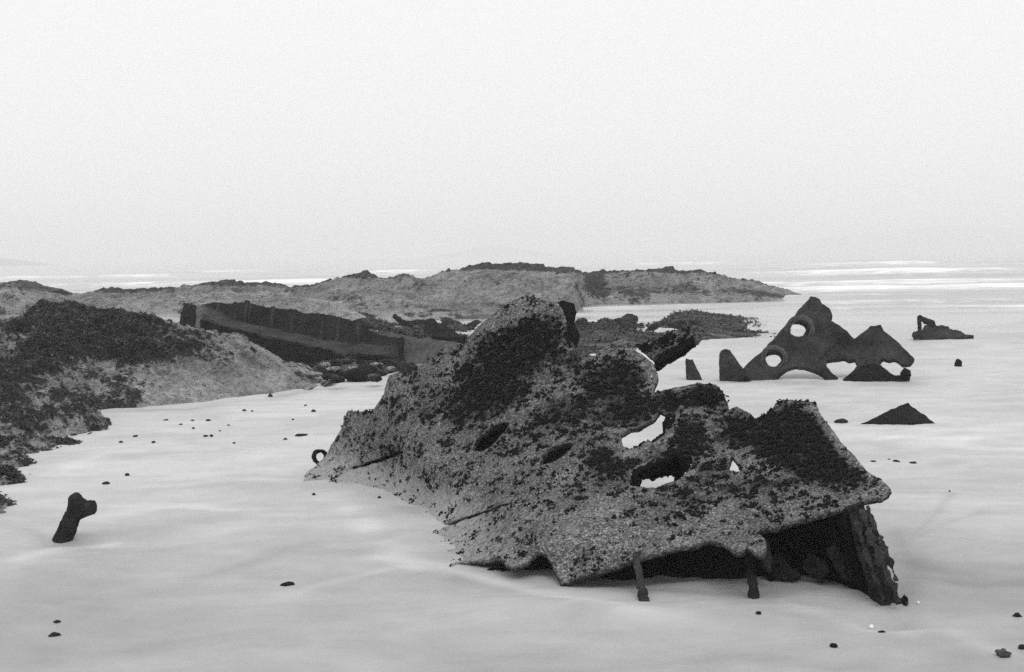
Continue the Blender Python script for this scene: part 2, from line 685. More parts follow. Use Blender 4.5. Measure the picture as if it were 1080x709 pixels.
# ------------------------------------------------------------------ sea
def make_sea():
    y = np.r_[np.geomspace(24, 240, 420), np.geomspace(250, 5000, 40)]
    u = np.linspace(-1.0, 1.0, 240)
    nu, ny = len(u), len(y)
    yy = np.repeat(y, nu)
    xx = np.tile(u, ny) * np.maximum(yy * .75, 30)
    z = np.full_like(xx, SEA_Z)
    foam = np.zeros_like(xx)
    p = np.stack([xx, yy, np.zeros_like(xx)], -1)
    wob = fb(p, .035, 3) * 4.0
    brk = fb(p * np.array([1, .4, 1]), .06, 4, .8, (3, 0, 0))
    for (yc, slope, amp, wid, fo, x0) in ((34.3, .05, .04, .25, .55, -9), (37.5, .07, .07, .35, .6, -2), (42, .08, .12, .5, .65, 0), (48.5, .05, .14, .8, .5, 3), (53, .03, .12, .8, .4, 4), (59, .04, .20, 1.4, 1.0, 4),
                                          (68, .03, .22, 1.6, .85, 6), (82, .0, .25, 2.0, .35, -60), (100, .05, .28, 2.4, .75, -60),
                                          (126, .0, .3, 3, .5, -60), (160, .02, .3, 3.5, .7, -60), (205, .0, .3, 4, .6, -60)):
        yl = yc + slope * xx + wob * (.2 + yc / 130)
        d = (yy - yl) / wid
        a = amp * sstep(x0 - 4, x0 + 6, xx) * np.clip(.75 + .5 * brk, .1, 1.4)
        z += a * np.where(d < 0, np.exp(-d * d * 3.0), np.exp(-d * d * .5))
        z -= .25 * a * np.exp(-(d + 1.9) ** 2)
        foam += fo * np.clip(.6 + .8 * brk, 0, 1) * 1.35 * np.where(d < 0, np.exp(-(d / 1.6) ** 2), np.exp(-(d / .45) ** 2)) * sstep(x0 - 4, x0 + 6, xx)
    z += fb(p * np.array([.5, 1, 1]), .5, 3) * .012 * sstep(40, 60, yy)
    v = np.stack([xx, yy, z], -1)
    i = np.arange(ny - 1)[:, None] * nu + np.arange(nu - 1)[None]
    f = np.stack([i, i + 1, i + nu + 1, i + nu], -1).reshape(-1, 4)
    o = link_mesh('sea', v, f, M['sea'])
    set_attr(o, 'foam', np.clip(foam, 0, 1.2))
    tag(o, 'pale grey sea with low breaking waves fading into mist', 'sea', None, 'structure')


make_sea()


# ------------------------------------------------------------------ rocks
def interp(poly, t, k):
    a = np.array(poly, float)
    return np.interp(t, a[:, 0], a[:, k])


def rock_bank(name, front, crest, mat, nu=220, nv=70, power=.75, back=6.0, amp=.12, scale=.9, cover=None, seed=0,
              strata=0.0, parent=None):
    """a rock bank standing on the ground: `front` = (px,py) foot of the rock on the sand,
    `crest` = (px,py,Y) skyline points; the body runs on behind the crest and down again"""
    x0, x1 = crest[0][0], crest[-1][0]
    us = np.linspace(x0, x1, nu)
    C = PV(us, interp(crest, us, 1), interp(crest, us, 2))
    fx = np.array(front, float)
    fu = np.linspace(0, 1, nu)
    if fx.shape[1] == 2:
        fpx = us
        fpy = np.interp(us, fx[:, 0], fx[:, 1])
    Fp = np.array([tuple(G(a, b, -.02)) for a, b in zip(fpx, fpy)])
    # keep the foot in front of the crest
    Fp[:, 1] = np.minimum(Fp[:, 1], C[:, 1] - .4)
    ts = np.linspace(0, 1, nv)
    nb = 26
    rows = []
    for t in ts:
        h = np.sin(t * math.pi / 2) ** power
        q = Fp * (1 - t) + C * t
        q[:, 2] = Fp[:, 2] - .15 * (1 - t) ** 6 + (C[:, 2] - Fp[:, 2]) * h
        rows.append(q)
    for k in range(1, nb):
        t = k / (nb - 1)
        q = C.copy()
        q[:, 1] += back * t
        q[:, 0] *= 1 + .0 * t
        q[:, 2] = C[:, 2] - (C[:, 2] + .5) * t ** 1.7
        rows.append(q)
    nr = len(rows)
    g = np.stack(rows, 1)           # nu, nr, 3
    tt = np.r_[ts, np.ones(nb - 1)]
    flat = g.reshape(-1, 3)
    hgt = np.clip(flat[:, 2] / .5, 0.05, 1)
    n1 = fb(flat, scale, 6, .75, (seed, 0, 0))
    n2 = fb(flat * np.array([1, 1, 2.5]), scale * 3.5, 4, .6, (0, seed, 0))
    crk = np.array([abs(mn.noise(Vector(a) * scale * 1.7 + Vector((0, 0, seed)))) for a in flat.tolist()])
    dz = (n1 * .8 + n2 * .25 - .5 * np.clip(.10 - crk, 0, 1) * 4) * amp * hgt
    if strata:
        dz += strata * np.sin(flat[:, 2] * 22 + flat[:, 0] * 1.5 + n1 * 3) * hgt * amp
    flat = flat + np.stack([.3 * dz, -.7 * dz, .75 * dz], -1)
    i = np.arange(nu - 1)[:, None] * nr + np.arange(nr - 1)[None]
    f = np.stack([i, i + nr, i + nr + 1, i + 1], -1).reshape(-1, 4)
    o = link_mesh(name, flat, f, mat, parent)
    uu = np.repeat(us, nr)
    t2 = np.tile(tt, nu)
    cv = cover(uu, t2, flat, n1) if cover else .25 + .4 * n1
    set_attr(o, 'cover', cv)
    return o, flat, f, uu, t2, cv


def fronds(name, flat, f, cv, thresh, count, size, mat, parent=None, ymax=1e9):
    """short weed blades rooted on a rock where its cover is dense"""
    wgt = np.clip(cv[f].mean(1) - thresh, 0, 1)
    a, b, c, d = (flat[f[:, k]] for k in range(4))
    ar = np.linalg.norm(np.cross(c - a, d - b), axis=1)
    w = wgt * ar
    if w.sum() <= 0:
        return None
    pick = rng.choice(len(f), count, p=w / w.sum())
    r1, r2 = rng.random(count)[:, None], rng.random(count)[:, None]
    p = (a[pick] * (1 - r1) + b[pick] * r1) * (1 - r2) + (d[pick] * (1 - r1) + c[pick] * r1) * r2
    L = size * rng.uniform(.5, 1.5, count)
    an = rng.uniform(0, 2 * math.pi, count)
    el = rng.uniform(-.1, .75, count)
    dr = np.stack([np.cos(an) * np.cos(el), np.sin(an) * np.cos(el), np.sin(el)], -1)
    sd = np.stack([-np.sin(an), np.cos(an), rng.uniform(-.5, .5, count)], -1)
    wd = (L * rng.uniform(.15, .35, count))[:, None]
    m_ = p + dr * L[:, None] * .55 + np.array([0, 0, .12]) * L[:, None]
    e_ = p + dr * L[:, None] * 1.0 - np.array([0, 0, .25]) * L[:, None]
    V = np.stack([p - sd * wd * .5, p + sd * wd * .5, m_ + sd * wd, m_ - sd * wd, e_ + sd * wd * .4, e_ - sd * wd * .4], 1).reshape(-1, 3)
    k = np.arange(count)[:, None] * 6
    F_ = np.concatenate([k + np.array([[0, 1, 2, 3]]), k + np.array([[3, 2, 4, 5]])])
    o = link_mesh(name, V, F_, mat, parent)
    o['kind'] = 'stuff'
    return o


def blob(x, y, cx, cy, rx, ry, deg, w):
    c, s = math.cos(math.radians(deg)), math.sin(math.radians(deg))
    dx, dy = x - cx, y - cy
    u, v = (dx * c + dy * s) / rx, (-dx * s + dy * c) / ry
    return w * np.exp(-(u * u + v * v) ** 1.5)


def to_px(w):
    d = (w - np.array([0, 0, CAM_H])) @ RN
    return W / 2 + F * d[:, 0] / -d[:, 2], H_ / 2 - F * d[:, 1] / -d[:, 2]


# near left mound
def cov_mound(u, t, flat, n1):
    x, y = to_px(flat)
    c = -.02 - blob(x, y, 240, 412, 80, 20, -5, .14) + blob(x, y, 75, 345, 95, 40, 5, .58) + blob(x, y, 25, 400, 95, 50, 10, .36) + blob(x, y, 165, 385, 85, 42, 0, .40) + blob(x, y, 15, 385, 60, 50, 0, .24) + blob(x, y, 130, 352, 70, 28, 10, .45) + blob(x, y, 90, 415, 50, 22, 10, .2)
    c += blob(x, y, 90, 425, 40, 15, 10, .5) + blob(x, y, 250, 372, 60, 14, 20, .2)
    return c + .55 * n1


mound = rock_bank('rocky_mound',
                  [(-130, 470), (0, 448), (60, 440), (104, 435), (142, 433), (189, 429.6), (236, 425.5), (283, 418.5), (320, 411), (330, 407)],
                  [(-130, 345, 17.8), (-40, 338, 18), (6, 335, 18.2), (22, 331, 18.2), (50, 325, 18.3), (79, 325, 18.3), (126, 329, 18.5), (148, 333, 18.5),
                   (170, 340, 18.6), (189, 347, 18.7), (220, 355, 18.7), (252, 364, 18.6), (283, 380, 18.3), (302, 390, 18.1), (320, 404, 17.9), (330, 409, 17.6)],
                  M['rock_mound'], 320, 130, .8, 4.5, .20, 1.3, cov_mound, 3)
tag(mound[0], 'rounded rock mound on the left with black weed on its top', 'rock')
fronds('seaweed', mound[1], mound[2], mound[5], .62, 9000, .035, M['weed'], mound[0])

# low ledges running from the mound towards the viewer at the left edge
def ledge(name, pts, h, depth_len, label, seed, cvb=.46):
    """low flat weedy rock shelf: outline of its foot in photo pixels, all on the sand"""
    pl = dense(pts, 4, 2.5, seed, True, .06)
    x0, y0 = pl.min(0)
    x1, y1 = pl.max(0)
    g = np.array([tuple(G(a, b)) for a, b in pl])
    gx, gy = np.meshgrid(np.linspace(g[:, 0].min() - .1, g[:, 0].max() + .1, 130), np.linspace(g[:, 1].min() - .1, g[:, 1].max() + .1, 110))
    q = np.stack([gx.ravel(), gy.ravel()], -1)
    ins = in_poly(q, g[:, :2])
    d = np.full(len(q), 1e9)
    for c in range(0, len(g), 32):
        d = np.minimum(d, np.sqrt(((q[:, None] - g[None, c:c + 32, :2]) ** 2).sum(-1)).min(1))
    sd = np.where(ins, d, -d)
    p3 = np.c_[q, np.zeros(len(q))]
    n1 = fb(p3, 1.6, 6, .7, (seed, 0, 0))
    n2 = fb(p3, 6, 4, .6, (seed, 3, 0))
    z = -.08 + (h + .08) * sstep(-.12, .28, sd) * (.75 + .6 * n1) + n2 * .05 * sstep(0, .2, sd)
    z = np.where(sd < -.09, -.3, z)
    nx, ny = gx.shape[1], gx.shape[0]
    i = np.arange(ny - 1)[:, None] * nx + np.arange(nx - 1)[None]
    f = np.stack([i, i + 1, i + nx + 1, i + nx], -1).reshape(-1, 4)
    f = f[(sd[f] > -.12).any(1)]
    o = link_mesh(name, np.c_[q, z], f, M['rock_mound'])
    cv = cvb + .55 * n1
    set_attr(o, 'cover', cv)
    tag(o, label, 'rock')
    flat = np.c_[q, z]
    ff = f[(sd[f] > .02).all(1)]
    fronds('seaweed', flat, ff, cv, .42, 1800, .03, M['weed_mid'], o)
    return o


ledge('rock_ledge', [(-120, 440), (60, 437), (105, 437), (118, 446), (112, 453), (92, 458), (70, 462), (20, 466), (-120, 470)], .20, 1, 'low weedy rock ledge at the foot of the left mound, farthest of the left ledges', 1)
ledge('rock_ledge', [(-120, 466), (30, 466), (60, 465), (91, 464.5), (80, 470), (55, 475), (40, 482), (52, 490), (30, 497), (-120, 505)], .10, 1, 'low weedy rock ledge with a thin dark tongue pointing right over pale sand', 2, .42)
ledge('rock_ledge', [(-120, 500), (25, 497), (70, 498), (72, 502), (40, 506), (30, 513), (12, 518), (-120, 522)], .07, 1, 'thin dark strip of weedy rock behind the forked iron post', 3, .4)
ledge('rock_ledge', [(-120, 520), (10, 522), (22, 531), (37, 536), (22, 541), (8, 546), (18, 553), (5, 558), (-120, 565)], .10, 1, 'dark weedy rock left of the forked iron post, nearest of the left ledges', 4, .4)


# far outcrops
def lower(d, pts):
    n = len(pts) - 1
    return [(x, y + d * min(1, 6 * i / n, 3 * (n - i) / n), Y) for i, (x, y, Y) in enumerate(pts)]


def cov_far(dark_top=.5, base=.12):
    def f(u, t, flat, n1):
        c = base + dark_top * sstep(.80, .97, t) + .30 * (1 - sstep(.0, .22, t))
        x, y = to_px(flat)
        for b in ((700, 306, 80, 6, 2, .55), (800, 309, 40, 4, 6, .5), (626, 302, 15, 15, 60, .75), (480, 322, 80, 6, 0, .35), (360, 312, 30, 9, 20, .3), (442, 302, 16, 7, 0, .4), (330, 301, 30, 5, -15, .35),
                  (560, 283, 70, 5, 2, .8), (695, 284, 60, 4.5, 2, .8), (385, 290, 40, 4, 0, .6), (150, 306, 60, 4, 0, .45), (245, 300, 50, 3, 0, .5), (520, 300, 30, 4, -10, .35), (575, 310, 24, 6, 20, .35)):
            c = c + blob(x, y, *b)  # cleft and lower bands: shade painted into the cover
        return c + .55 * n1
    return f


oc = rock_bank('rock_outcrop',
               [(290, 336), (350, 337), (400, 338), (470, 336), (520, 334), (570, 332), (600, 330), (622, 322), (650, 318)],
               lower(3.5, [(292, 303, 50), (300, 303, 50), (330, 295, 50), (355, 290, 50), (372, 288, 50), (385, 288.5, 50), (405, 292, 50), (420, 290, 50), (450, 291.5, 51), (470, 285.5, 52), (500, 281, 53), (545, 278.5, 54),
                (580, 281, 54), (600, 282, 54), (612, 286, 54), (622, 297, 53), (635, 306, 51.5), (650, 316, 50.5)]),
               M['rock_far'], 420, 110, .52, 9, .50, .38, cov_far(.5, -.05), 11)
tag(oc[0], 'large pale rock outcrop in the distance behind the wreck, dark along its crest', 'rock')
orr = rock_bank('rock_outcrop',
                [(600, 317), (640, 320), (700, 319), (760, 318), (800, 316.5), (848, 313.5)],
                lower(4.5, [(600, 292, 58), (625, 288, 58), (640, 285, 58), (665, 282, 57.5), (690, 280, 57), (720, 281.5, 56), (745, 286, 55), (760, 289, 55), (800, 294, 54), (830, 303, 53), (848, 311.5, 52.5)]),
                M['rock_far'], 300, 90, .5, 8, .46, .42, cov_far(.55, .02), 23)
tag(orr[0], 'long low rock outcrop tapering into the surf on the right', 'rock')
ol_ = rock_bank('rock_outcrop',
                [(-160, 333), (0, 331), (100, 330), (200, 330), (310, 331)],
                lower(4, [(-160, 306, 50), (6, 307, 48), (60, 307, 48), (80, 304, 48), (105, 303, 48), (125, 306, 48), (150, 304, 48), (185, 300, 49), (200, 298, 49), (240, 297, 49), (262, 299, 49), (285, 300, 49), (300, 303, 49), (310, 306, 48)]),
                M['rock_far'], 300, 60, .7, 7, .42, .5, cov_far(.25, .05), 31)
tag(ol_[0], 'low pale rock shelf on the far left below the mist', 'rock')
ofar = rock_bank('rock_outcrop', [(-160, 309), (60, 309)],
                 [(-160, 299, 68), (-40, 297, 68), (5, 298.5, 68), (30, 298, 68), (33, 302, 67), (52, 304.5, 67), (60, 307, 66)],
                 M['rock_far'], 120, 40, .5, 6, .3, .5, cov_far(.6, .5), 37)
tag(ofar[0], 'small dark flat rock at the far left edge beside the sea', 'rock')
dome = rock_bank('pale_rock', [(262, 335), (300, 337), (345, 340), (385, 340)],
                 [(262, 322, 30), (273, 316, 30), (290, 313.5, 30), (320, 313.5, 30), (345, 318, 30), (365, 326, 30), (385, 336, 30)],
                 M['rock_pale'], 160, 60, .55, 3.5, .12, .8, lambda u, t, fl, n: .08 + .4 * n, 41)
tag(dome[0], 'smooth pale rock slab showing above the long hull wall', 'rock')
sl = rock_bank('pale_rock', [(392, 341.5), (420, 342), (432, 341)],
               [(392, 339, 33), (402, 332, 33), (412, 331, 33), (424, 335, 33), (432, 340, 33)],
               M['rock_pale'], 90, 40, .5, 2.0, .06, 1.2, lambda u, t, fl, n: .0 + .25 * n, 43)
tag(sl[0], 'small bright rock slab among dark debris right of the hull wall', 'rock')
spur = rock_bank('rock_spur', [(268, 424), (290, 417), (305, 412.5), (320, 411), (346, 404), (352, 402)],
                 [(286, 384, 18.9), (300, 383, 19.1), (318, 384, 19.2), (330, 391, 19), (342, 399, 18.4), (352, 402, 18.0)],
                 M['rock_mound'], 130, 60, .7, 1.8, .15, 2.2, lambda u, t, fl, n: .2 + .7 * n, 47)
tag(spur[0], 'cracked rock spur between the left mound and the long hull wreck', 'rock')


# reefs: low dark weedy rocks with pale pools between
def reef(front, crest, label, seed, amp=.12, back=1.5, cv=.75):
    r = rock_bank('reef', front, crest, M['rock_dark'], 200, 36, .5, back, amp, 1.1, lambda u, t, fl, n: cv + .5 * n, seed)
    tag(r[0], label, 'reef')
    fronds('seaweed', r[1], r[2], r[5], .3, 3000, .08, M['weed'], r[0])
    return r


reef([(598, 349), (640, 349), (668, 345), (678, 343)],
     [(598, 345, 31.5), (610, 340, 31.7), (622, 342, 31.7), (632, 340, 31.8), (640, 337, 32), (650, 341, 32), (668, 341.5, 32), (678, 343, 32)],
     'dark weedy reef just behind the wreck, right of its peak', 51)
reef([(598, 380), (612, 380), (650, 379), (690, 372), (720, 364), (760, 361.5), (800, 360), (838, 359)],
     [(598, 350, 28), (612, 347.5, 28), (640, 346, 28), (664, 348, 28.2), (680, 351, 28.2), (700, 351.5, 28.2), (720, 350, 28.3), (728, 345, 29), (745, 343, 29), (765, 346, 29), (780, 348, 29), (800, 350, 28.8), (838, 357, 28)],
     'dark weedy reef in front of a bright pool, left of the holed plate', 53, .10, 2.0, .6)
reef([(680, 345), (700, 347), (760, 349), (800, 350), (845, 350)],
     [(680, 343, 33), (700, 338, 34.5), (712, 329, 36), (735, 328, 36.5), (750, 331.5, 36.5), (775, 333, 36.5), (800, 336, 36), (825, 342, 35), (845, 345.5, 33.5)],
     'long thin weedy reef behind the holed plate, in front of the surf', 55, .10, 1.5, .5)
reef([(436, 334), (480, 336), (520, 336), (545, 335)],
     [(436, 331, 39), (460, 325, 41), (490, 324, 41.5), (515, 326, 41), (545, 332, 39)],
     'low grey reef at the foot of the large outcrop', 57, .15, 3, .15)
reef([(355, 345), (395, 350), (450, 352), (500, 352)],
     [(355, 336, 33), (375, 331, 34), (392, 334, 34), (410, 340, 33), (430, 341, 33), (450, 343, 33), (480, 342, 33), (500, 346, 32)],
     'dark rubble reef between the hull wall and the wreck', 59, .15, 2, .6)


reef([(380, 376), (420, 372), (470, 368), (510, 366)],
     [(380, 356, 25), (400, 350, 26), (430, 348, 27), (460, 351, 27), (490, 353, 27), (510, 356, 26.5)],
     'dark rubble strip behind the grey iron box', 61, .22, 2, .25)
reef([(322, 405), (345, 403), (365, 404), (395, 402), (410, 396), (440, 390), (480, 388)],
     [(322, 391, 20.0), (340, 385, 20.4), (360, 383, 20.6), (385, 381, 20.8), (410, 379, 20.8), (440, 383, 20.8), (480, 386, 20.8)],
     'dark rubble strip on the sand between the long hull and the wreck', 63, .22, 1.2, .25)


# ------------------------------------------------------------------ main wreck
wreck = empty('wreck', G(640, 600))
tag(wreck, 'large torn ship hull plate tilted out of the sand, crusted with black mussels', 'shipwreck')

OUT = [(318, 512), (322, 500), (334, 491), (346, 478), (355, 462), (362, 448), (367, 433), (380, 434), (392, 433), (400, 423), (405, 415), (411, 396), (420, 393), (429, 395), (446, 384),
       (468, 369), (491, 360), (501, 348), (509, 340), (525, 328), (540, 318), (554, 311), (563, 312.5), (575, 317), (588, 319), (594, 327), (598, 338), (596, 347), (601, 357), (605, 366),
       (613, 368), (616, 372), (627, 374.5), (635, 366), (645, 361), (655, 357), (662, 359), (668, 368), (680, 376), (688, 383), (692, 390), (693, 398), (690, 406), (688, 413.5),
       (700, 411), (714, 408), (726, 405.5), (737, 404), (755, 406), (761, 412), (765, 421), (768, 430.5), (758, 434.5), (750, 434), (743, 432), (741, 433.5), (748, 437), (758, 437), (766, 434), (771, 431), (777, 428.5), (785, 433), (792, 436), (795, 442), (803, 441),
       (809, 438), (815, 432), (818, 427), (825, 422.5), (840, 423.5), (858, 425), (862, 430), (864, 435), (878, 454), (890, 468), (897, 477), (908, 490), (916, 498), (928, 505), (939, 515), (936, 520), (928, 524.5),
       (914, 527), (896, 532), (878, 537.5), (861, 543), (845, 547), (827, 551.5), (813, 555), (800, 557), (801, 562), (807, 569), (808, 580), (804, 586), (797, 585), (793, 580), (786, 577), (782, 582), (775, 583), (769, 577), (762, 573),
       (748, 570.5), (730, 574), (707, 579), (690, 583), (672, 588), (652, 595), (631, 602), (612, 608.5), (592, 614), (590, 607), (586, 600), (581, 592), (576, 584), (571, 581), (566, 582), (561, 587), (556, 594), (550, 598), (541, 599.5),
       (534, 597), (530, 590), (522, 588.5), (512, 591), (502, 593), (488, 595), (474, 597.5), (452, 594), (425, 572), (385, 548), (330, 532), (316, 520)]
HOLES = [
    [(498, 475), (500, 467), (508, 459.5), (519, 451), (531, 444.5), (537, 446.5), (532, 457), (525, 465.5), (516, 472.5), (506, 476)],
    [(569, 491.5), (571.5, 480), (579, 473), (588, 469), (599, 466.5), (604, 467.5), (601, 475), (592, 482), (580, 489)],
    [(655, 459), (665, 451), (673, 450), (681, 446), (691, 441), (695, 434.5), (701, 437), (713, 435.5), (712, 443), (703, 450), (700, 458), (693, 462), (688, 466), (683, 463), (672, 473), (662, 475), (657, 470)],
    [(664, 511), (665, 501), (672, 494), (684, 491), (696, 486), (707, 483), (718, 481.5), (727, 483), (730, 487), (725, 497), (718, 505), (705, 509), (692, 514), (678, 513)],
    [(767.5, 493), (772, 482), (776, 487), (778, 491), (785, 497), (777, 498), (770, 497)],
    [(784, 509), (787, 506), (788, 511), (785, 512)],
    [(594, 351), (599, 349), (602, 357), (603, 364), (599, 362), (595, 357)],
]
for (rx, ry) in ((602, 600), (602.3, 606.5), (616, 596), (616, 602.3), (624, 600.3), (630, 592.7), (630.5, 599), (634.5, 590), (657, 587), (659, 583), (674, 577), (674, 582), (690, 575), (706, 571)):
    HOLES.append([(rx + 2.1 * math.cos(k * math.pi / 4) + .2, ry + 1.5 * math.sin(k * math.pi / 4)) for k in range(8)])


def slit(line, ws):
    up, dn = [], []
    for (x, y), w_ in zip(line, ws):
        up.append((x - .2 * w_, y - w_ * .5))
        dn.append((x + .2 * w_, y + w_ * .5))
    return up + dn[::-1]


# open lap seams between the strakes
HOLES.append(slit([(371, 494.4), (374, 493.4), (383, 491.2), (391, 488.7), (400, 485.8), (410, 482), (418, 479.2), (426, 476.5)], [.8, 1.6, 1.8, 3.4, 2.6, 2.4, 2.6, 1.0]))
HOLES.append(slit([(449, 560), (460, 556.6), (472, 553), (484, 549), (496, 545), (508, 541), (520, 536.5), (534, 532), (548, 528)], [.9, 2.2, 2.2, 2.4, 2.2, 1.8, 1.6, 1.3, .6]))

CP = [(332, 510, 10.15), (374, 515, 9.91), (404, 521, 9.65), (425, 529, 9.33), (447, 537, 9.04), (452, 558, 8.38), (480, 582, 7.72), (330, 532, 9.45), (380, 542, 9.05), (420, 562, 8.42), (445, 582, 7.88), (345, 480, 10.45), (367, 433, 10.5), (411, 395, 10.25), (400, 450, 9.95), (450, 500, 9.05), (490, 360, 9.85), (555, 311, 9.8), (600, 325, 9.75),
      (605, 365, 9.45), (560, 400, 9.2), (500, 470, 8.95), (590, 480, 8.25), (667, 369, 9.25), (690, 410, 8.85), (755, 406, 8.55), (700, 455, 8.2), (640, 430, 8.7), (768, 430, 8.3),
      (825, 423, 8.05), (860, 428, 7.95), (897, 477, 7.35), (939, 515, 6.75), (896, 532, 6.72), (800, 557, 6.72), (748, 571, 6.75), (672, 588, 6.8), (592, 614, 6.86), (520, 595, 7.1), (474, 597, 7.28), 
      (560, 560, 7.25), (700, 520, 7.35), (800, 500, 7.35), (640, 545, 7.2)]
base_depth = tps(CP, 4e-3)
SEAMS = [([(356, 499), (372, 494), (390, 489), (408, 483), (426, 477)], 2.4, .035), ([(448, 560), (480, 550), (510, 540), (545, 529), (580, 519), (610, 510)], 2.2, .028)]
RIDGES = [([(655, 482), (672, 477), (690, 469), (704, 461), (712, 452), (715, 441)], 3.5, -.05), ([(742, 436), (747, 446), (749, 458), (757, 455), (764, 449)], 3.5, -.05),
          ([(666, 499), (690, 489), (715, 482)], 3, -.03), ([(722, 503), (734, 495), (740, 485)], 3, -.03),
          ([(588, 320), (597, 340), (606, 366)], 4, -.03), ([(505, 345), (560, 318)], 6, .02), ([(600, 372), (640, 366), (664, 360)], 4, -.03),
          ([(640, 425), (600, 445), (560, 462)], 5, -.03), ([(540, 392), (560, 384), (590, 360)], 4, .04), ([(700, 412), (710, 425), (716, 436)], 3, .06),
          ([(866, 440), (898, 480), (930, 508)], 5, -.015), ([(772, 434), (760, 450), (790, 445)], 4, .04)]
BUMPS = [(725, 455, 24, 22, 0, -.10), (755, 416, 22, 10, 0, -.05), (700, 425, 14, 9, 0, -.05), (620, 400, 40, 20, -30, -.05), (850, 465, 60, 30, 20, -.06), (540, 370, 60, 22, -35, .05), (470, 420, 30, 20, -30, .04), (650, 350, 20, 20, 0, -.03)]


def main_depth(x, y):
    d = base_depth(x, y)
    for line, w_, a in SEAMS:
        dd = seg_dist(x, y, line)
        x0, x1 = line[0][0], line[-1][0]
        fade = sstep(x1 + 5, x1 - 30, x) if False else np.clip((x1 + 4 - x) / 40, 0, 1)
        d = d + a * np.exp(-(dd / w_) ** 2) * fade
    for line, w_, a in RIDGES:
        d = d + a * np.exp(-(seg_dist(x, y, line) / w_) ** 2)
    for (cx, cy, rx, ry, rot, a) in BUMPS:
        d = d + blob(x, y, cx, cy, rx, ry, rot, a)
    return d


def density(x, y):
    d = np.zeros(len(x))
    for b in ((545, 372, 78, 34, -32, 1.0), (515, 415, 62, 30, -28, .9), (600, 372, 34, 26, -20, .75), (462, 428, 46, 26, -32, .5), (648, 402, 44, 30, -15, .95), (662, 432, 46, 20, -15, .85),
              (704, 424, 24, 14, -8, .95), (742, 419, 30, 14, 0, 1.0), (598, 436, 58, 24, -22, .7), (650, 495, 44, 24, -12, .62), (634, 484, 20, 13, -20, .9), (727, 462, 22, 26, 0, 1.0),
              (780, 455, 36, 20, 5, 1.0), (835, 462, 62, 34, 12, 1.15), (862, 490, 56, 24, 18, 1.05), (700, 488, 46, 14, -15, .85), (745, 500, 40, 20, -5, .6), (720, 525, 66, 16, -8, .5), (800, 512, 70, 13, -6, .6), (680, 545, 40, 14, -10, .35),
              (560, 500, 60, 25, -20, .38), (430, 470, 50, 20, -25, .28), (520, 450, 40, 20, -25, .55), (610, 520, 50, 20, -15, .32)):
        d = np.maximum(d, blob(x, y, b[0], b[1], b[2] * 1.05, b[3] * 1.05, b[4], b[5]))
    low = sstep(0, 70, (y - 470) * .95 + (560 - x) * .28)
    d = np.maximum(d, .34 - .29 * low)
    # the bare rim along the right edge and on the top of the peak
    d *= 1 - .75 * np.exp(-(seg_dist(x, y, [(862, 432), (898, 478), (939, 515), (896, 531)]) / 9) ** 2)
    d *= 1 - .45 * np.exp(-(seg_dist(x, y, [(515, 340), (556, 314), (590, 326), (604, 362)]) / 10) ** 2)
    for line, w_, a in RIDGES[:4]:
        d *= 1 - .85 * np.exp(-(seg_dist(x, y, line) / (w_ * 1.1)) ** 2)
    d *= 1 - .9 * np.exp(-(seg_dist(x, y, [(672, 372), (684, 388), (690, 404)]) / 8) ** 2)
    return np.clip(d, 0, 1.1)


hull, hw, hn, hpx, htri = plate('hull_plate', OUT, HOLES, main_depth, .028, 2.1, M['plate'], wreck, .7, .9, .013, 5.0, 1)
hull['label'] = 'torn barnacled hull plate with ragged holes'
dens = density(hpx[:, 0], hpx[:, 1])
set_attr(hull, 'cover', np.r_[dens * .90, np.full(len(hw), .8)])
low_ = (1 - sstep(.03, .32, hw[:, 2])) * np.clip((600 - hpx[:, 0]) / 150, 0, 1) * .95
set_attr(hull, 'dust', np.r_[low_, np.zeros(len(hw))])


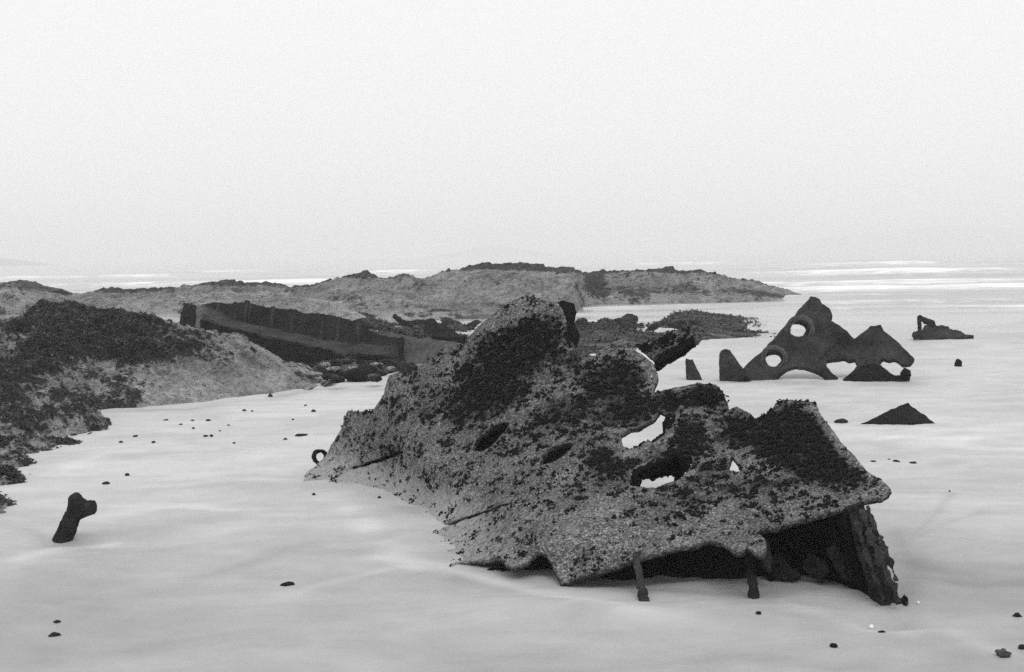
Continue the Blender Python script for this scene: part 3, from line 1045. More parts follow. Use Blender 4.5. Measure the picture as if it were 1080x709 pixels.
def mussels(name, w, nrm, px, tri, dens, count, parent, lo=.007, hi=.015, per=7, keepout=()):
    a, b, c = (w[tri[:, k]] for k in range(3))
    ar = .5 * np.linalg.norm(np.cross(b - a, c - a), axis=1)
    cl = np.array([mn.fractal(Vector(p) * 8.0, .7, 2.0, 5) for p in ((a + b + c) / 3).tolist()])
    dm = dens[tri].mean(1)
    pr = ar * np.clip(dm * .95 + cl * 1.0 * np.clip(1.3 - dm, .3, 1), 0, 1) ** 1.5
    nc = count // per
    pick = rng.choice(len(tri), nc, p=pr / pr.sum())
    r1 = np.sqrt(rng.random(nc))[:, None]
    r2 = rng.random(nc)[:, None]
    p0 = a[pick] * (1 - r1) + b[pick] * r1 * (1 - r2) + c[pick] * r1 * r2
    n0 = nrm[tri[pick, 0]]
    d0 = dm[pick]
    k_ = np.maximum(1, rng.poisson(per * (.45 + .75 * np.clip(d0, 0, 1))))
    idx = np.repeat(np.arange(nc), k_)
    n, dd = n0[idx], d0[idx]
    count = len(idx)
    t1 = np.cross(n, np.array([.3, .2, .9]))
    t1 /= np.linalg.norm(t1, axis=1)[:, None] + 1e-9
    t2 = np.cross(n, t1)
    rad = (rng.uniform(.006, .022, nc)[idx] * np.sqrt(rng.random(count)))[:, None]
    an = rng.uniform(0, 2 * math.pi, count)[:, None]
    p = p0[idx] + t1 * rad * np.cos(an) * 1.3 + t2 * rad * np.sin(an)
    qx, qy = to_px(p)
    ok = np.ones(count, bool)
    for h in keepout:
        cx, cy = np.mean(h, 0)
        hh = (np.array(h) - np.array([cx, cy])) * 1.12 + np.array([cx, cy])
        ok &= ~in_poly(np.stack([qx, qy], -1), hh)
    p, n, dd = p[ok], n[ok], dd[ok]
    count = len(p)
    v, f = ICO1
    L = rng.uniform(lo, hi, count) * (.8 + .4 * dd)
    d = n + rng.normal(0, .9, (count, 3))
    d /= np.linalg.norm(d, axis=1)[:, None]
    e = np.cross(d, rng.normal(0, 1, (count, 3)))
    e /= np.linalg.norm(e, axis=1)[:, None]
    g = np.cross(d, e)
    p = p + n * (L * rng.uniform(.1, .6, count))[:, None]
    vz = v[:, 2]
    k = (1 - .35 * vz)                       # teardrop shells: one end narrow
    V = (p[:, None] + (d * L[:, None])[:, None] * vz[None, :, None]
         + (e * (L * .55)[:, None])[:, None] * (v[:, 0] * k)[None, :, None] + (g * (L * .42)[:, None])[:, None] * (v[:, 1] * k)[None, :, None])
    Fc = (np.arange(count)[:, None, None] * len(v) + f[None]).reshape(-1, 3)
    o = link_mesh(name, V.reshape(-1, 3), Fc, M['mussel'], parent)
    o['kind'] = 'stuff'
    return o


ms = mussels('mussel_crust', hw, hn, hpx, htri, dens, 24000, hull, .006, .014, 8, HOLES[:6])
ms['label'] = 'crust of black mussels'
m2 = mussels('mussel_scatter', hw, hn, hpx, htri, np.clip(dens * .6 + .12, 0, 1), 6000, hull, .005, .012, 2, HOLES[:6])

# dark sheet added behind the plate to keep the slits black
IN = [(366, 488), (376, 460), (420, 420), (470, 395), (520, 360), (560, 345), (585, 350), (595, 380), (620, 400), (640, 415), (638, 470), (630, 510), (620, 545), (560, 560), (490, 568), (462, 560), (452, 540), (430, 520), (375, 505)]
plate('dark_backing', IN, [], lambda x, y: base_depth(x, y) + .10 + .40 * sstep(380, 500, x) * sstep(570, 480, y), .03, 8, M['black_iron'], wreck, 1, .5, .02, 5, 2)
# near-black sheet added to darken the cavity under the front edge
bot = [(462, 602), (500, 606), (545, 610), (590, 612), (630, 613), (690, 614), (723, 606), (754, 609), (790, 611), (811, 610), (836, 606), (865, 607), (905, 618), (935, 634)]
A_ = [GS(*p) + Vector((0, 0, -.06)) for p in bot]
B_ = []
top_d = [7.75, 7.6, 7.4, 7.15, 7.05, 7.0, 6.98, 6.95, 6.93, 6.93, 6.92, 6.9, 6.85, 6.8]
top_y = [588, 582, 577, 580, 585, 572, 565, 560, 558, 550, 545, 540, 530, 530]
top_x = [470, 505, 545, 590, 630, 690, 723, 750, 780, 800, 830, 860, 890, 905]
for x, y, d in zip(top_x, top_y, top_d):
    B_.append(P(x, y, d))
ribbon('cavity_backing', A_, B_, .03, M['black_iron'], wreck, 120, 14, .05, 5, 3, .02)
# lumps of fallen scale on the cavity sheet
for i, (x, y, d, s) in enumerate(((838, 606, 6.8, .028), (868, 606, 6.78, .025), (812, 606, 6.80, .03), (902, 614, 6.6, .03))):
    boulder('iron_scale', P(x, y, d), (s * 1.3, s * .5, s), M['black_iron'], wreck, .5, 2.2, i + 2, i, 3)

for i, (pl, d0) in enumerate((([(812, 588), (820, 580), (829, 592), (836, 600), (846, 607), (838, 612), (822, 611), (812, 606)], 6.78), ([(846, 596), (853, 583), (860, 588), (870, 592), (876, 604), (868, 611), (852, 609)], 6.72),
                              ([(872, 580), (880, 572), (886, 584), (896, 598), (905, 613), (896, 617), (884, 606)], 6.64))):
    plate('broken_plate', pl, [], lin((pl[0][0], pl[0][1], d0 + .05), (pl[3][0], pl[3][1], d0), (pl[-1][0], pl[-1][1], d0 + .02)), .02, 1.6, M['iron'], wreck, 1.6, .5, .03, 14, 60 + i)
# ribs that prop the lower edge
tube('frame_rib', [P(671, 584, 6.80), P(673, 600, 6.7), P(676, 618, 6.58), P(680, 632, 6.48), P(683, 643, 6.40) + Vector((0, 0, -.03))], [.017, .018, .021, .026, .020], M['rib_iron'], wreck, 12, .22, 26, .7, 8, 1)
tube('frame_rib', [P(789, 572, 6.72), P(790, 590, 6.66), P(792, 606, 6.58), P(795, 624, 6.48), P(798, 637, 6.42) + Vector((0, 0, -.03))], [.022, .019, .020, .022, .020], M['iron'], wreck, 12, .25, 26, .7, 8, 2)
plate('bracket', [(802, 566), (810, 570), (812, 580), (815, 590), (812, 604), (806, 596), (803, 586), (798, 578)], [], lin((800, 570, 6.70), (812, 604, 6.68), (812, 570, 6.74)), .02, 2, M['rib_iron'], wreck, .8, .5, .01, 20, 8)
# end plate standing on the sand at the right
EP = [(893, 533), (911, 531), (917, 540), (922, 549), (925, 557), (930, 565), (925.5, 568), (926, 577), (930, 586), (934, 597), (940, 609), (944, 620), (949, 629), (954, 629), (958, 634), (957, 643), (952, 650), (944, 651), (935, 646), (926, 635), (917, 622), (914, 606), (910, 590), (905, 580), (902, 568), (897, 550)]
ep, ew, en, epx, etri = plate('end_plate', EP, [], lin((900, 535, 6.68), (917, 540, 6.70), (950, 645, 6.25), (920, 622, 6.40)), .10, 1.8, M['rib_iron'], wreck, 1.3, .5, .04, 18, 4)
ep['label'] = 'scaly edge of a plate leaning down to the sand'
ribbon('end_plate_web', [P(896, 540, 6.72), P(905, 580, 6.66), (P(917, 618, 6.50)), P(942, 646, 6.37)], [P(862, 550, 6.92), P(866, 580, 6.88), P(880, 605, 6.78), P(915, 624, 6.58)], .03, M['black_iron'], wreck, 40, 10, .03, 8, 9, .01)
for i, (a, b_, c, rad) in enumerate((((908, 536, 6.62), (924, 580, 6.46), (948, 636, 6.22), .016), ((901, 540, 6.62), (913, 585, 6.46), (932, 634, 6.26), .013), ((914, 534, 6.62), (930, 572, 6.5), (946, 612, 6.30), .012))):
    tube('edge_flange', [P(*a), P(*b_), P(*c)], [rad * .8, rad * 1.1, rad * .6], M['rib_iron'], wreck, 12, .8, 24, .6, 18, i + 5)
# deck beam poking out at the top right
bp = [(678, 362), (690, 359), (700, 352), (712, 348.5), (727, 346.5), (733, 353), (727, 359), (710, 371), (691, 384), (686, 378), (690, 371)]
bm_, bw, bn, bpx, btri = plate('deck_beam', [(672, 366), (682, 361), (692, 358), (702, 352), (714, 349), (726, 347), (733, 352), (730, 357), (712, 366), (700, 373), (690, 380), (682, 374)], [], lin((680, 365, 9.2), (730, 350, 9.05), (690, 378, 9.1)), .10, 2.0, M['plate'], wreck, 1.6, .5, .03, 9, 5)
dbd = np.full(len(bw), .45)
set_attr(bm_, 'cover', np.r_[dbd, dbd])
mussels('mussel_crust', bw, bn, bpx, btri, dbd, 500, bm_)
ribbon('beam_flange', [P(690, 380, 9.1), P(711, 367, 9.05), P(731, 354, 9.0)], [P(690, 386, 9.12), P(712, 373, 9.07), P(732, 358.5, 9.02)], .08, M['black_iron'], wreck, 40, 6, .01, 8, 6, .01)
# dark flange behind the peak
plate('back_flange', [(586, 320), (592, 317.5), (600, 318), (605, 320.5), (607, 330), (606, 340), (611, 352), (609, 366), (602, 372), (592, 364)], [], lin((590, 320, 10.0), (606, 340, 10.0), (604, 366, 9.75)), .05, 2.5, M['black_iron'], wreck, 1.0, .5, .02, 9, 7)
# curled inner lips seen through the two big holes
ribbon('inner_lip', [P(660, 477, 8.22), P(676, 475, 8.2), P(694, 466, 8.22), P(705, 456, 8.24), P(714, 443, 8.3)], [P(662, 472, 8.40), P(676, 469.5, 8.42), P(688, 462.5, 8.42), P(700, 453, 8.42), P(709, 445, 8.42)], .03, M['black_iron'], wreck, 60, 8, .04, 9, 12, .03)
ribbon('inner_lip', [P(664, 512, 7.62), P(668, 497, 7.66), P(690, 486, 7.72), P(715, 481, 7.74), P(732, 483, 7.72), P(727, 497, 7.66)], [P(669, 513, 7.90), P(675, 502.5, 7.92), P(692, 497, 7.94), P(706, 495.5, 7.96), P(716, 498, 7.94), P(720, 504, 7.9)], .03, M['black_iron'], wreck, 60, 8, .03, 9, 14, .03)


# ------------------------------------------------------------------ pipe end beside the wreck
def ring(name, c, nrm, ro, ri, length, mat, parent=None, seg=40, rough=.06, seed=0):
    nrm = Vector(nrm).normalized()
    a = nrm.cross(Vector((0, 0, 1))).normalized()
    b = nrm.cross(a).normalized()
    prof = [(ri, 0), (ro, 0), (ro * 1.02, -length * .5), (ro, -length), (ri, -length)]
    prof = [(ri, .0), ((ri + ro) / 2, length * .12), (ro, 0), (ro, -length), (ri, -length)]
    vs, fs = [], []
    k = len(prof)
    for i in range(seg):
        an = 2 * math.pi * i / seg
        for (r, h) in prof:
            p = Vector(c) + (a * math.cos(an) + b * math.sin(an)) * r + nrm * h
            p += (p - Vector(c)) * rough * fbm(p + Vector((seed, 0, 0)), 14 / ro * .08, 4, .7) * 2
            vs.append(tuple(p))
    for i in range(seg):
        j = (i + 1) % seg
        for q in range(k):
            r = (q + 1) % k
            fs.append((i * k + q, j * k + q, j * k + r, i * k + r))
    return link_mesh(name, vs, fs, mat, parent)


pe = ring('pipe_end', P(339, 482, 10.5), (.30, -.9, .12), .056, .036, .10, M['iron_black'])
tag(pe, 'small dark open pipe end lying at the left tip of the wreck', 'pipe')

# ------------------------------------------------------------------ forked post
post = None


def fuse(name, parts, voxel, mat, rough, rs, seed=0):
    """blend overlapping lumps into one skin"""
    vs, fs, off = [], [], 0
    for v, f in parts:
        vs.append(v)
        fs.append(f + off)
        off += len(v)
    tmp = link_mesh(name + '_raw', np.concatenate(vs), np.concatenate(fs), None)
    md = tmp.modifiers.new('r', 'REMESH')
    md.mode = 'VOXEL'
    md.voxel_size = voxel
    sm = tmp.modifiers.new('s', 'SMOOTH')
    sm.iterations = 4
    dg = bpy.context.evaluated_depsgraph_get()
    ev = tmp.evaluated_get(dg)
    me = ev.to_mesh()
    v = np.array([tuple(x.co) for x in me.vertices])
    f = [tuple(p.vertices) for p in me.polygons]
    ev.to_mesh_clear()
    bpy.data.objects.remove(tmp)
    n = fb(v, rs, 5, .7, (seed, 0, 0))
    cen = v.mean(0)
    d = v - cen
    d /= np.linalg.norm(d, axis=1)[:, None] + 1e-9
    v = v + d * (n * rough)[:, None]
    return link_mesh(name, v, f, mat)


def lump(c, size, rot=None):
    v, f = ICO3
    q = v * np.array(size)
    if rot is not None:
        q = q @ np.array(rot).T
    return q + np.array(tuple(c)), f


def capsule(a, b, ra, rb, n=14):
    a, b = Vector(a), Vector(b)
    out = []
    for i in range(n):
        t = i / (n - 1)
        out.append(lump(a.lerp(b, t), (ra * (1 - t) + rb * t,) * 3))
    return out


pb = GS(63, 569)
D0 = pb.y
parts = capsule(pb + Vector((-.01, 0, -.06)), P(79, 540, D0 - .02), .058, .047, 12)
parts += capsule(P(78, 541, D0 - .02), P(79.5, 528, D0 - .02), .045, .040, 6)
parts += capsule(P(81, 541, D0 - .02), P(94.5, 536, D0 - .03), .045, .042, 6)
parts += [lump(P(84, 533.5, D0 - .025), (.055, .05, .05)), lump(P(90, 538, D0 - .025), (.046, .045, .042)), lump(P(79.5, 527.5, D0 - .02), (.043,) * 3), lump(P(95, 536, D0 - .03), (.044,) * 3)]
post = fuse('iron_post', parts, .010, M['iron_far'], .012, 14, 5)
tag(post, 'forked bone shaped iron post leaning out of the sand', 'iron post')

# ------------------------------------------------------------------ holed plate (right)
hp = empty('wreck_plate', G(850, 401))
tag(hp, 'upright torn wreck plate pierced by two round portholes', 'shipwreck')
DA = lin((764, 402, 17.68), (890, 402, 17.5), (858, 312, 18.7))
PA = [(762, 404), (766, 396), (784, 388), (793, 379), (803, 371), (812, 361), (822, 351), (838, 332), (846, 322), (855, 312), (860, 313), (864.5, 315.5), (867, 321), (872, 323.5), (876, 327), (878, 333.5), (875, 337), (881, 341), (888, 345.5), (893, 350), (897, 354), (901, 357.5), (907, 352),
      (913, 347.5), (918, 343), (924, 344), (929, 343), (932, 348), (940, 355), (948, 362), (956, 370), (964.5, 378.5), (960, 383), (951, 384), (947, 381), (942, 379), (936, 380), (930, 378.5), (926, 382), (931, 387), (937, 392), (944, 396), (950, 396), (951, 400), (946, 403),
      (916, 406), (900, 405), (888, 401), (894, 396), (901, 390), (904, 385), (902, 379), (896, 380), (891, 377.5), (886, 379), (879, 378), (872, 379.5), (872, 387), (877, 393), (884, 398.5), (880, 404), (872, 402), (868, 396), (860, 391), (849, 387.5), (840, 386.5), (831, 388), (824, 393), (818, 400), (810, 404)]
HA = [[(841.5 + 9.0 * math.cos(k * .3491), 347.2 + 8.6 * math.sin(k * .3491)) for k in range(18)], [(815.5 + 9.0 * math.cos(k * .3491), 378.8 + 7.8 * math.sin(k * .3491)) for k in range(18)]]
RA = [([(866, 376), (876, 366), (889, 353)], 2.2, -.08), ([(808, 400), (838, 372), (872, 326)], 2.5, .03), ([(800, 376), (855, 316)], 2.0, -.04), ([(905, 388), (925, 365), (930, 348)], 2.5, -.03)]


def da(x, y):
    d = DA(x, y)
    for line, w_, a in RA:
        d = d + a * np.exp(-(seg_dist(x, y, line) / w_) ** 2)
    d = d - .25 * sstep(900, 965, x)
    return d


po, pw, pn_, ppx, ptri = plate('hull_plate', PA, HA, da, .06, 1.6, M['iron_far'], hp, .55, .12, .018, 5, 9)
for (cx, cy, s) in ((844, 348, .86), (816.4, 378.2, .76)):
    c = P(cx, cy, float(da(np.array([cx]), np.array([cy]))[0]) - .03)
    nrm_ = Vector((-.12, -1, .12))
    rg = ring('porthole_rim', c, nrm_, .225 * s, .126 if s > .8 else .115, .06, M['rim_iron'], hp, 48, .03, cx)
    ring('inner_rim', c + nrm_.normalized() * .035, nrm_, .165 * s, .124 if s > .8 else .112, .04, M['rim_iron'], hp, 48, .06, cx + 3)
boulder('bolt_stub', P(955, 394.5, 17.2), (.065, .06, .07), M['iron_black'], hp, .25, 1.5, 3, 0, 3)
# dark foot plate under the right lobe
plate('foot_plate', [(889, 401), (900, 391), (906, 386), (918, 384), (925, 383), (932, 388), (938, 393), (948, 398), (960, 397), (958, 401), (946, 403.5), (916, 406), (897, 405)], [], lin((890, 402, 17.35), (950, 402, 17.2), (915, 385, 17.5)), .08, 1.8, M['iron_black'], hp, .8, .5, .03, 5, 12)

st, *_ = plate('iron_stump', [(759, 402), (758.5, 388), (759, 374), (761, 370), (764.5, 368), (770, 369.5), (774, 375), (778, 381), (784, 389), (788, 396), (776, 402)], [], lin((759, 402, 17.6), (785, 402, 17.45), (765, 370, 17.8)), .22, 1.6, M['iron_far'], None, .5, .5, .03, 5, 13)
tag(st, 'dark rounded iron stump touching the left end of the holed plate', 'wreckage')
sp, *_ = plate('iron_spike', [(723.5, 378), (727, 379.5), (730.5, 379), (735, 389), (741, 401), (725, 401), (724.5, 390)], [], lin((724, 380, 18.0), (740, 400, 17.85), (725, 400, 17.85)), .10, 1.4, M['iron_far'], None, .5, .5, .02, 6, 14)
tag(sp, 'narrow dark iron spike in the sand between the wreck and the holed plate', 'wreckage')

# triangular fragment: two plates leaning together
fr = empty('wreck_fragment', G(948, 445))
tag(fr, 'low black triangular iron fragment in the sand right of the wreck', 'wreckage')
plate('side_plate', [(908, 447), (918, 442.5), (929, 438.5), (940, 432), (948, 428), (953, 427.5), (957.5, 425.5), (960, 428), (961, 437), (963, 447)], [], lin((910, 447, 13.0), (962, 447, 12.85), (957, 426, 13.5)), .04, 1.5, M['iron_black'], fr, .6, .5, .010, 7, 15)
plate('side_plate', [(957.5, 425.5), (960, 427.5), (968, 433), (977, 439), (986, 447), (962, 447), (960, 436)], [], lin((985, 447, 12.95), (962, 447, 12.85), (957, 426, 13.5)), .04, 1.5, M['iron_black'], fr, .5, .5, .010, 7, 16)
b = boulder('dark_stone', GS(887.5, 445.5), (.062, .05, .035), M['stone'], None, .3, 1.4, 5, 0, 3)
tag(b, 'small black stone left of the triangular fragment', 'stone')
# far right wreckage
fw = empty('wreck_fragment', G(995, 355))
tag(fw, 'small far wreck fragment with a thin upright post at the water edge on the right', 'wreckage')
plate('hull_plate', [(970.5, 356.5), (972, 347), (975, 343), (979, 341), (984, 341), (988, 343.5), (994, 342.5), (1000, 345), (1008, 350), (1017, 353), (1027, 356), (1010, 357.5), (985, 357.5)], [], lin((970, 356, 25.3), (1020, 356, 25.2), (985, 340, 25.9)), .10, 1.0, M['iron_far'], fw, .5, .5, .06, 3, 18)
tube('post', [P(969.5, 357, 25.4), P(969.7, 346, 25.4), P(970.3, 333.5, 25.4)], [.05, .035, .045], M['iron_far'], fw, 10, .2, 10, 1, 6, 3)
tube('cross_bar', [P(970, 334, 25.4), P(975, 338, 25.5), P(984, 342, 25.6)], [.04, .05, .07], M['iron_far'], fw, 10, .2, 10, 1, 6, 4)
boulder('base_lump', P(967, 354, 25.3), (.09, .1, .07), M['iron_far'], fw, .3, 1.5, 4, 0, 3)
sb = boulder('iron_stub', G(1010.5, 386.5), (.055, .05, .10), M['iron_black'], None, .25, 1.4, 6, 0, 3)
tag(sb, 'small black stub standing alone on the sand at the right', 'wreckage')

# ------------------------------------------------------------------ long hull wall (left)
lh = empty('hull_wreck', G(300, 380))
tag(lh, 'long dark trough shaped hull section stretched behind the left rock mound', 'shipwreck')


def PL(*a):
    return [P(*p) for p in a]


wall_top = PL((213, 323.5, 24.6), (225, 322, 24.5), (240, 322, 24.3), (258, 321, 24.0), (262, 320, 24.0), (266, 322.5, 23.9), (283, 325, 23.6), (305, 328, 23.3), (330, 332.5, 22.9), (348, 335, 22.7), (363, 338.5, 22.5), (377, 342, 22.2), (391, 352, 22.0), (408, 358, 21.8), (424, 361, 21.6))
wall_bot = PL((213, 328, 24.5), (223, 331, 24.3), (242, 341, 24.0), (266, 349, 23.6), (290, 355, 23.2), (324, 361, 22.6), (345, 366, 22.2), (362, 369, 22.0), (394, 372, 21.6), (424, 373, 21.4))
ledge_f = PL((213, 339, 23.3), (237, 346, 22.9), (266, 354, 22.4), (285, 358.5, 22.1), (305, 363, 21.8), (338, 371, 21.3), (362, 376, 21.1), (422, 384, 20.8))
low_f = PL((213, 352, 23.4), (242, 360.5, 22.9), (266, 368, 22.4), (290, 380, 21.9), (314, 386, 21.5), (338, 388, 21.2), (362, 390, 21.0), (422, 394, 20.8))
ribbon('side_plate', wall_top, wall_bot, .06, M['wall_iron'], lh, 160, 18, .03, 2.2, 21, .018)['label'] = 'tall black inner wall of the hull'
ribbon('bottom_plate', [p + Vector((0, .05, .06)) for p in wall_bot], ledge_f, .05, M['floor_iron'], lh, 160, 14, .03, 3, 22, .02)['label'] = 'grey sand dusted floor strip of the hull'
ribbon('keel_plate', [p + Vector((0, .06, .03)) for p in ledge_f], low_f, .05, M['iron_black'], lh, 160, 12, .05, 3, 23, .03)
for i, k in enumerate((.11, .19, .30, .37, .47, .545, .65, .73, .83)):      # frames standing against the wall
    def at(L, t):
        s = t * (len(L) - 1)
        a = int(s)
        return Vector(L[a]).lerp(Vector(L[min(a + 1, len(L) - 1)]), s - a)
    xa = 213 + k * 185
    ta = at(wall_top, k * .95)
    import bisect
    tb = min((at(wall_bot, q / 60) for q in range(61)), key=lambda p: abs(p.x - ta.x))
    tube('frame_rib', [ta + Vector((0, -.07, .03)), tb + Vector((0, -.07, 0))], [.03 + .012 * (i % 3), .03], M['iron_far'], lh, 8, .25, 6, 1, 8, i)
plate('bow_plate', [(188.5, 349), (189.5, 338), (190.5, 330), (194, 319), (200, 320), (208, 322.5), (210, 330), (209, 350), (200, 351)], [], lin((189, 348, 24.1), (209, 350, 23.6), (195, 320, 24.6)), .06, 1.5, M['iron_black'], lh, .5, .5, .03, 4, 24)
plate('stem', [(207.5, 322), (214, 321.5), (214.5, 328), (215, 340), (215, 351), (206, 351), (207, 338)], [], lin((207, 350, 23.4), (215, 350, 23.3), (210, 322, 23.9)), .12, 1.4, M['iron_mid'], lh, .5, .5, .03, 5, 25)[0]['label'] = 'pale upright stem post'

# plate pieces among the rubble
bx = empty('iron_box', G(445, 384))
tag(bx, 'grey rectangular iron box leaning behind the left shoulder of the wreck', 'wreckage')
plate('front_plate', [(423, 355), (440, 356.5), (452, 357), (465, 359), (480, 360), (492, 362), (480, 384), (446, 384.5), (423, 382.5)], [], lin((423, 382, 20.9), (480, 384, 20.6), (440, 356, 21.2)), .05, 2.0, M['iron_mid'], bx, .8, .5, .05, 3, 26)
plate('side_plate', [(417, 360), (423, 355), (423, 382.5), (418, 384)], [], lin((423, 370, 20.95), (417, 370, 21.7), (423, 356, 21.2)), .05, 2.0, M['iron_black'], bx, .4, .5, .02, 4, 27)
blk, *_ = plate('iron_plate', [(448, 353), (449, 337.5), (457, 337), (463, 341), (472, 345), (480, 348), (492, 353), (480, 358), (465, 358)], [], lin((448, 353, 25.8), (490, 354, 25.5), (455, 338, 26.3)), .35, 2.0, M['iron_black'], None, .8, .5, .06, 3, 28)
tag(blk, 'black slanted iron plate above the grey box, left of the wreck peak', 'wreckage')
dd, *_ = plate('iron_plate', [(614, 352), (640, 349.5), (655, 350), (655, 362), (640, 364), (614, 364)], [], lin((614, 364, 27.0), (655, 362, 27.0), (635, 350, 27.3)), .3, 2.2, M['iron_black'], None, .8, .5, .06, 3, 29)
tag(dd, 'low black iron plate lying in front of the reef right of the wreck peak', 'wreckage')
cb, *_ = plate('iron_plate', [(726.5, 338), (735, 338), (742, 342), (745, 352), (742, 358), (733, 360), (727, 352)], [], lin((727, 356, 28.6), (744, 356, 28.5), (735, 339, 28.8)), .25, 2.0, M['iron_far'], None, .8, .5, .08, 3, 30)
tag(cb, 'squarish dark iron block on the reef behind the deck beam', 'wreckage')
bar = boulder('barrel_lump', P(379, 397, 18.6), (.19, .2, .12), M['iron_black'], None, .14, 1.0, 9, 0, 3, .9)
tag(bar, 'dark rounded lump like a half buried barrel left of the wreck', 'wreckage')
for i, (x, y, d, s, lab) in enumerate(((614, 340.5, 31.0, (.13, .12, .12), 'dark round boulder right beside the wreck peak'),
                                       (664, 336.5, 33.5, (.20, .16, .12), 'dark round boulder on the reef above the deck beam'))):
    tag(boulder('boulder', P(x, y, d), s, M['rock_dark'], None, .2, 1.2, i + 20, 0, 3, .7), lab, 'boulder')

# rubble between hull wall and wreck
rub = [(350, 377), (362, 383), (372, 380), (385, 377), (398, 378), (408, 374), (352, 390), (361, 395), (345, 398), (397, 386), (406, 384), (402, 395), (412, 389), (395, 399.5), (338, 393), (330, 396),
       (368, 374), (380, 369), (395, 368), (410, 366), (388, 384), (372, 389), (357, 401), (409, 379), (404, 371), (414, 384), (430, 352), (412, 352), (400, 357), (440, 346), (420, 346), (386, 390), (355, 384), (343, 386), (432, 389), (425, 393), (441, 388)]
rr = random.Random(5)
first = None
for i, (x, y) in enumerate(rub):
    g = G(x, y)
    s = rr.uniform(4, 8.5) * g.y / F
    pale = i % 3 == 0
    g = G(x, y, .10)
    o = boulder('rubble_stone', (g.x, g.y, g.z + s * .1), (s * rr.uniform(.8, 1.5), s, s * rr.uniform(.35, .7)), M['rock_pale'] if pale else M['rock_dark'], None, .5, 1.5, i + 30, rr.uniform(0, 3), 3, .1 if pale else .7)
    tag(o, 'pale broken stone in the rubble between the long hull and the wreck' if pale else 'dark broken stone in the rubble between the long hull and the wreck', 'stone', 'pale rubble stones' if pale else 'dark rubble stones')
# broken scrap strewn over the reefs
for i in range(44):
    if i < 28:
        x, y = rr.uniform(352, 500), rr.uniform(336, 372)
        where = 'broken iron scrap among the rubble left of the wreck peak'
        grp = 'scrap left of the wreck peak'
    else:
        x, y = rr.uniform(615, 815), rr.uniform(341, 362)
        where = 'broken iron scrap on the dark reef between the wreck and the holed plate'
        grp = 'scrap on the reef'
    g = G(x, y)
    s_ = rr.uniform(3, 8) * g.y / F
    o = boulder('iron_scrap', (g.x, g.y, s_ * .2 + .05), (s_ * rr.uniform(.8, 2.2), s_ * .5, s_ * rr.uniform(.25, .7)), (M['iron_mid'], M['iron_far'], M['rock_pale'], M['iron_mid'])[i % 4] if i % 4 != 2 else M['iron'], None, .6, 1.2, i + 90, rr.uniform(-.5, .5), 3, .3)
    o.rotation_euler = (rr.uniform(-.3, .3), rr.uniform(-.4, .4), 0)
    tag(o, where, 'wreckage', grp)
# loose bars lying in the rubble
for i, (a, b_, r, lab) in enumerate((((316, 372, 21.3), (360, 384, 20.8), .045, 'long thin iron bar lying across the rubble below the hull floor'),
                                     ((378, 376, 20.6), (418, 378.5, 20.6), .04, 'dark horizontal iron bar left of the grey box'),
                                     ((372, 361, 22.5), (420, 366, 22.0), .05, 'dark iron bar at the end of the long hull wall'),
                                     ((416, 334, 31), (434, 344, 30), .05, 'thin slanted bar beside the small bright rock slab'))):
    tag(tube('iron_bar', [P(*a), P((a[0] + b_[0]) / 2, (a[1] + b_[1]) / 2 + .6, (a[2] + b_[2]) / 2), P(*b_)], [r, r * 1.1, r * .8], M['iron_black'], None, 10, .25, 5, 1, 10, i), lab, 'wreckage')

# ------------------------------------------------------------------ pebbles
def pebble(x, y, w_, h_, mat, label, cat, group=None, name='pebble', seed=0):
    g = GS(x, y)
    a = w_ * g.y / F * .5
    hh = max(h_ * g.y / F * .55, .006)
    o = boulder(name, (g.x, g.y, sand_z(g.x, g.y) + hh * .25), (a, a * .8, hh), mat, None, .45, 1.5, seed + 60, seed * 1.7, 2, .5)
    tag(o, label, cat, group)
    return o


for i, (x, y, w_, h_) in enumerate(((161, 427, 7, 5), (285, 418.5, 6, 5), (175, 443.5, 5, 2), (219.5, 444, 6, 3), (203, 444, 4, 2), (204, 452, 4, 2), (190.5, 448, 4, 2), (241, 449, 4, 2), (217, 461, 6, 2), (223, 460.5, 4, 3),
                                    (162, 467, 5, 3), (127.5, 467, 5, 3), (143, 459.5, 7, 2), (257.6, 433.5, 4, 3), (330.6, 434.5, 6, 3), (318, 459, 14, 2), (247, 467.5, 4, 2), (301, 464, 4, 3), (266, 434, 3, 2), (78, 459, 6, 3),
                                    (309, 443, 3, 2), (322, 428, 4, 2), (232, 455, 3, 2))):
    pebble(x, y, w_, h_, M['stone'], 'small dark pebble on the pale sand between the left mound and the wreck', 'pebble', 'pebbles below the left mound', seed=i)
for i, (x, y, w_, h_) in enumerate(((937.6, 485, 3, 2), (945, 487, 7, 3), (963, 488.5, 9, 2.5), (921, 487, 7, 2), (1001.5, 518.5, 3, 2))):
    pebble(x, y, w_, h_, M['stone'], 'small flat dark pebble in the scatter of stones right of the wreck tip', 'pebble', 'pebbles right of the wreck', seed=i + 30)
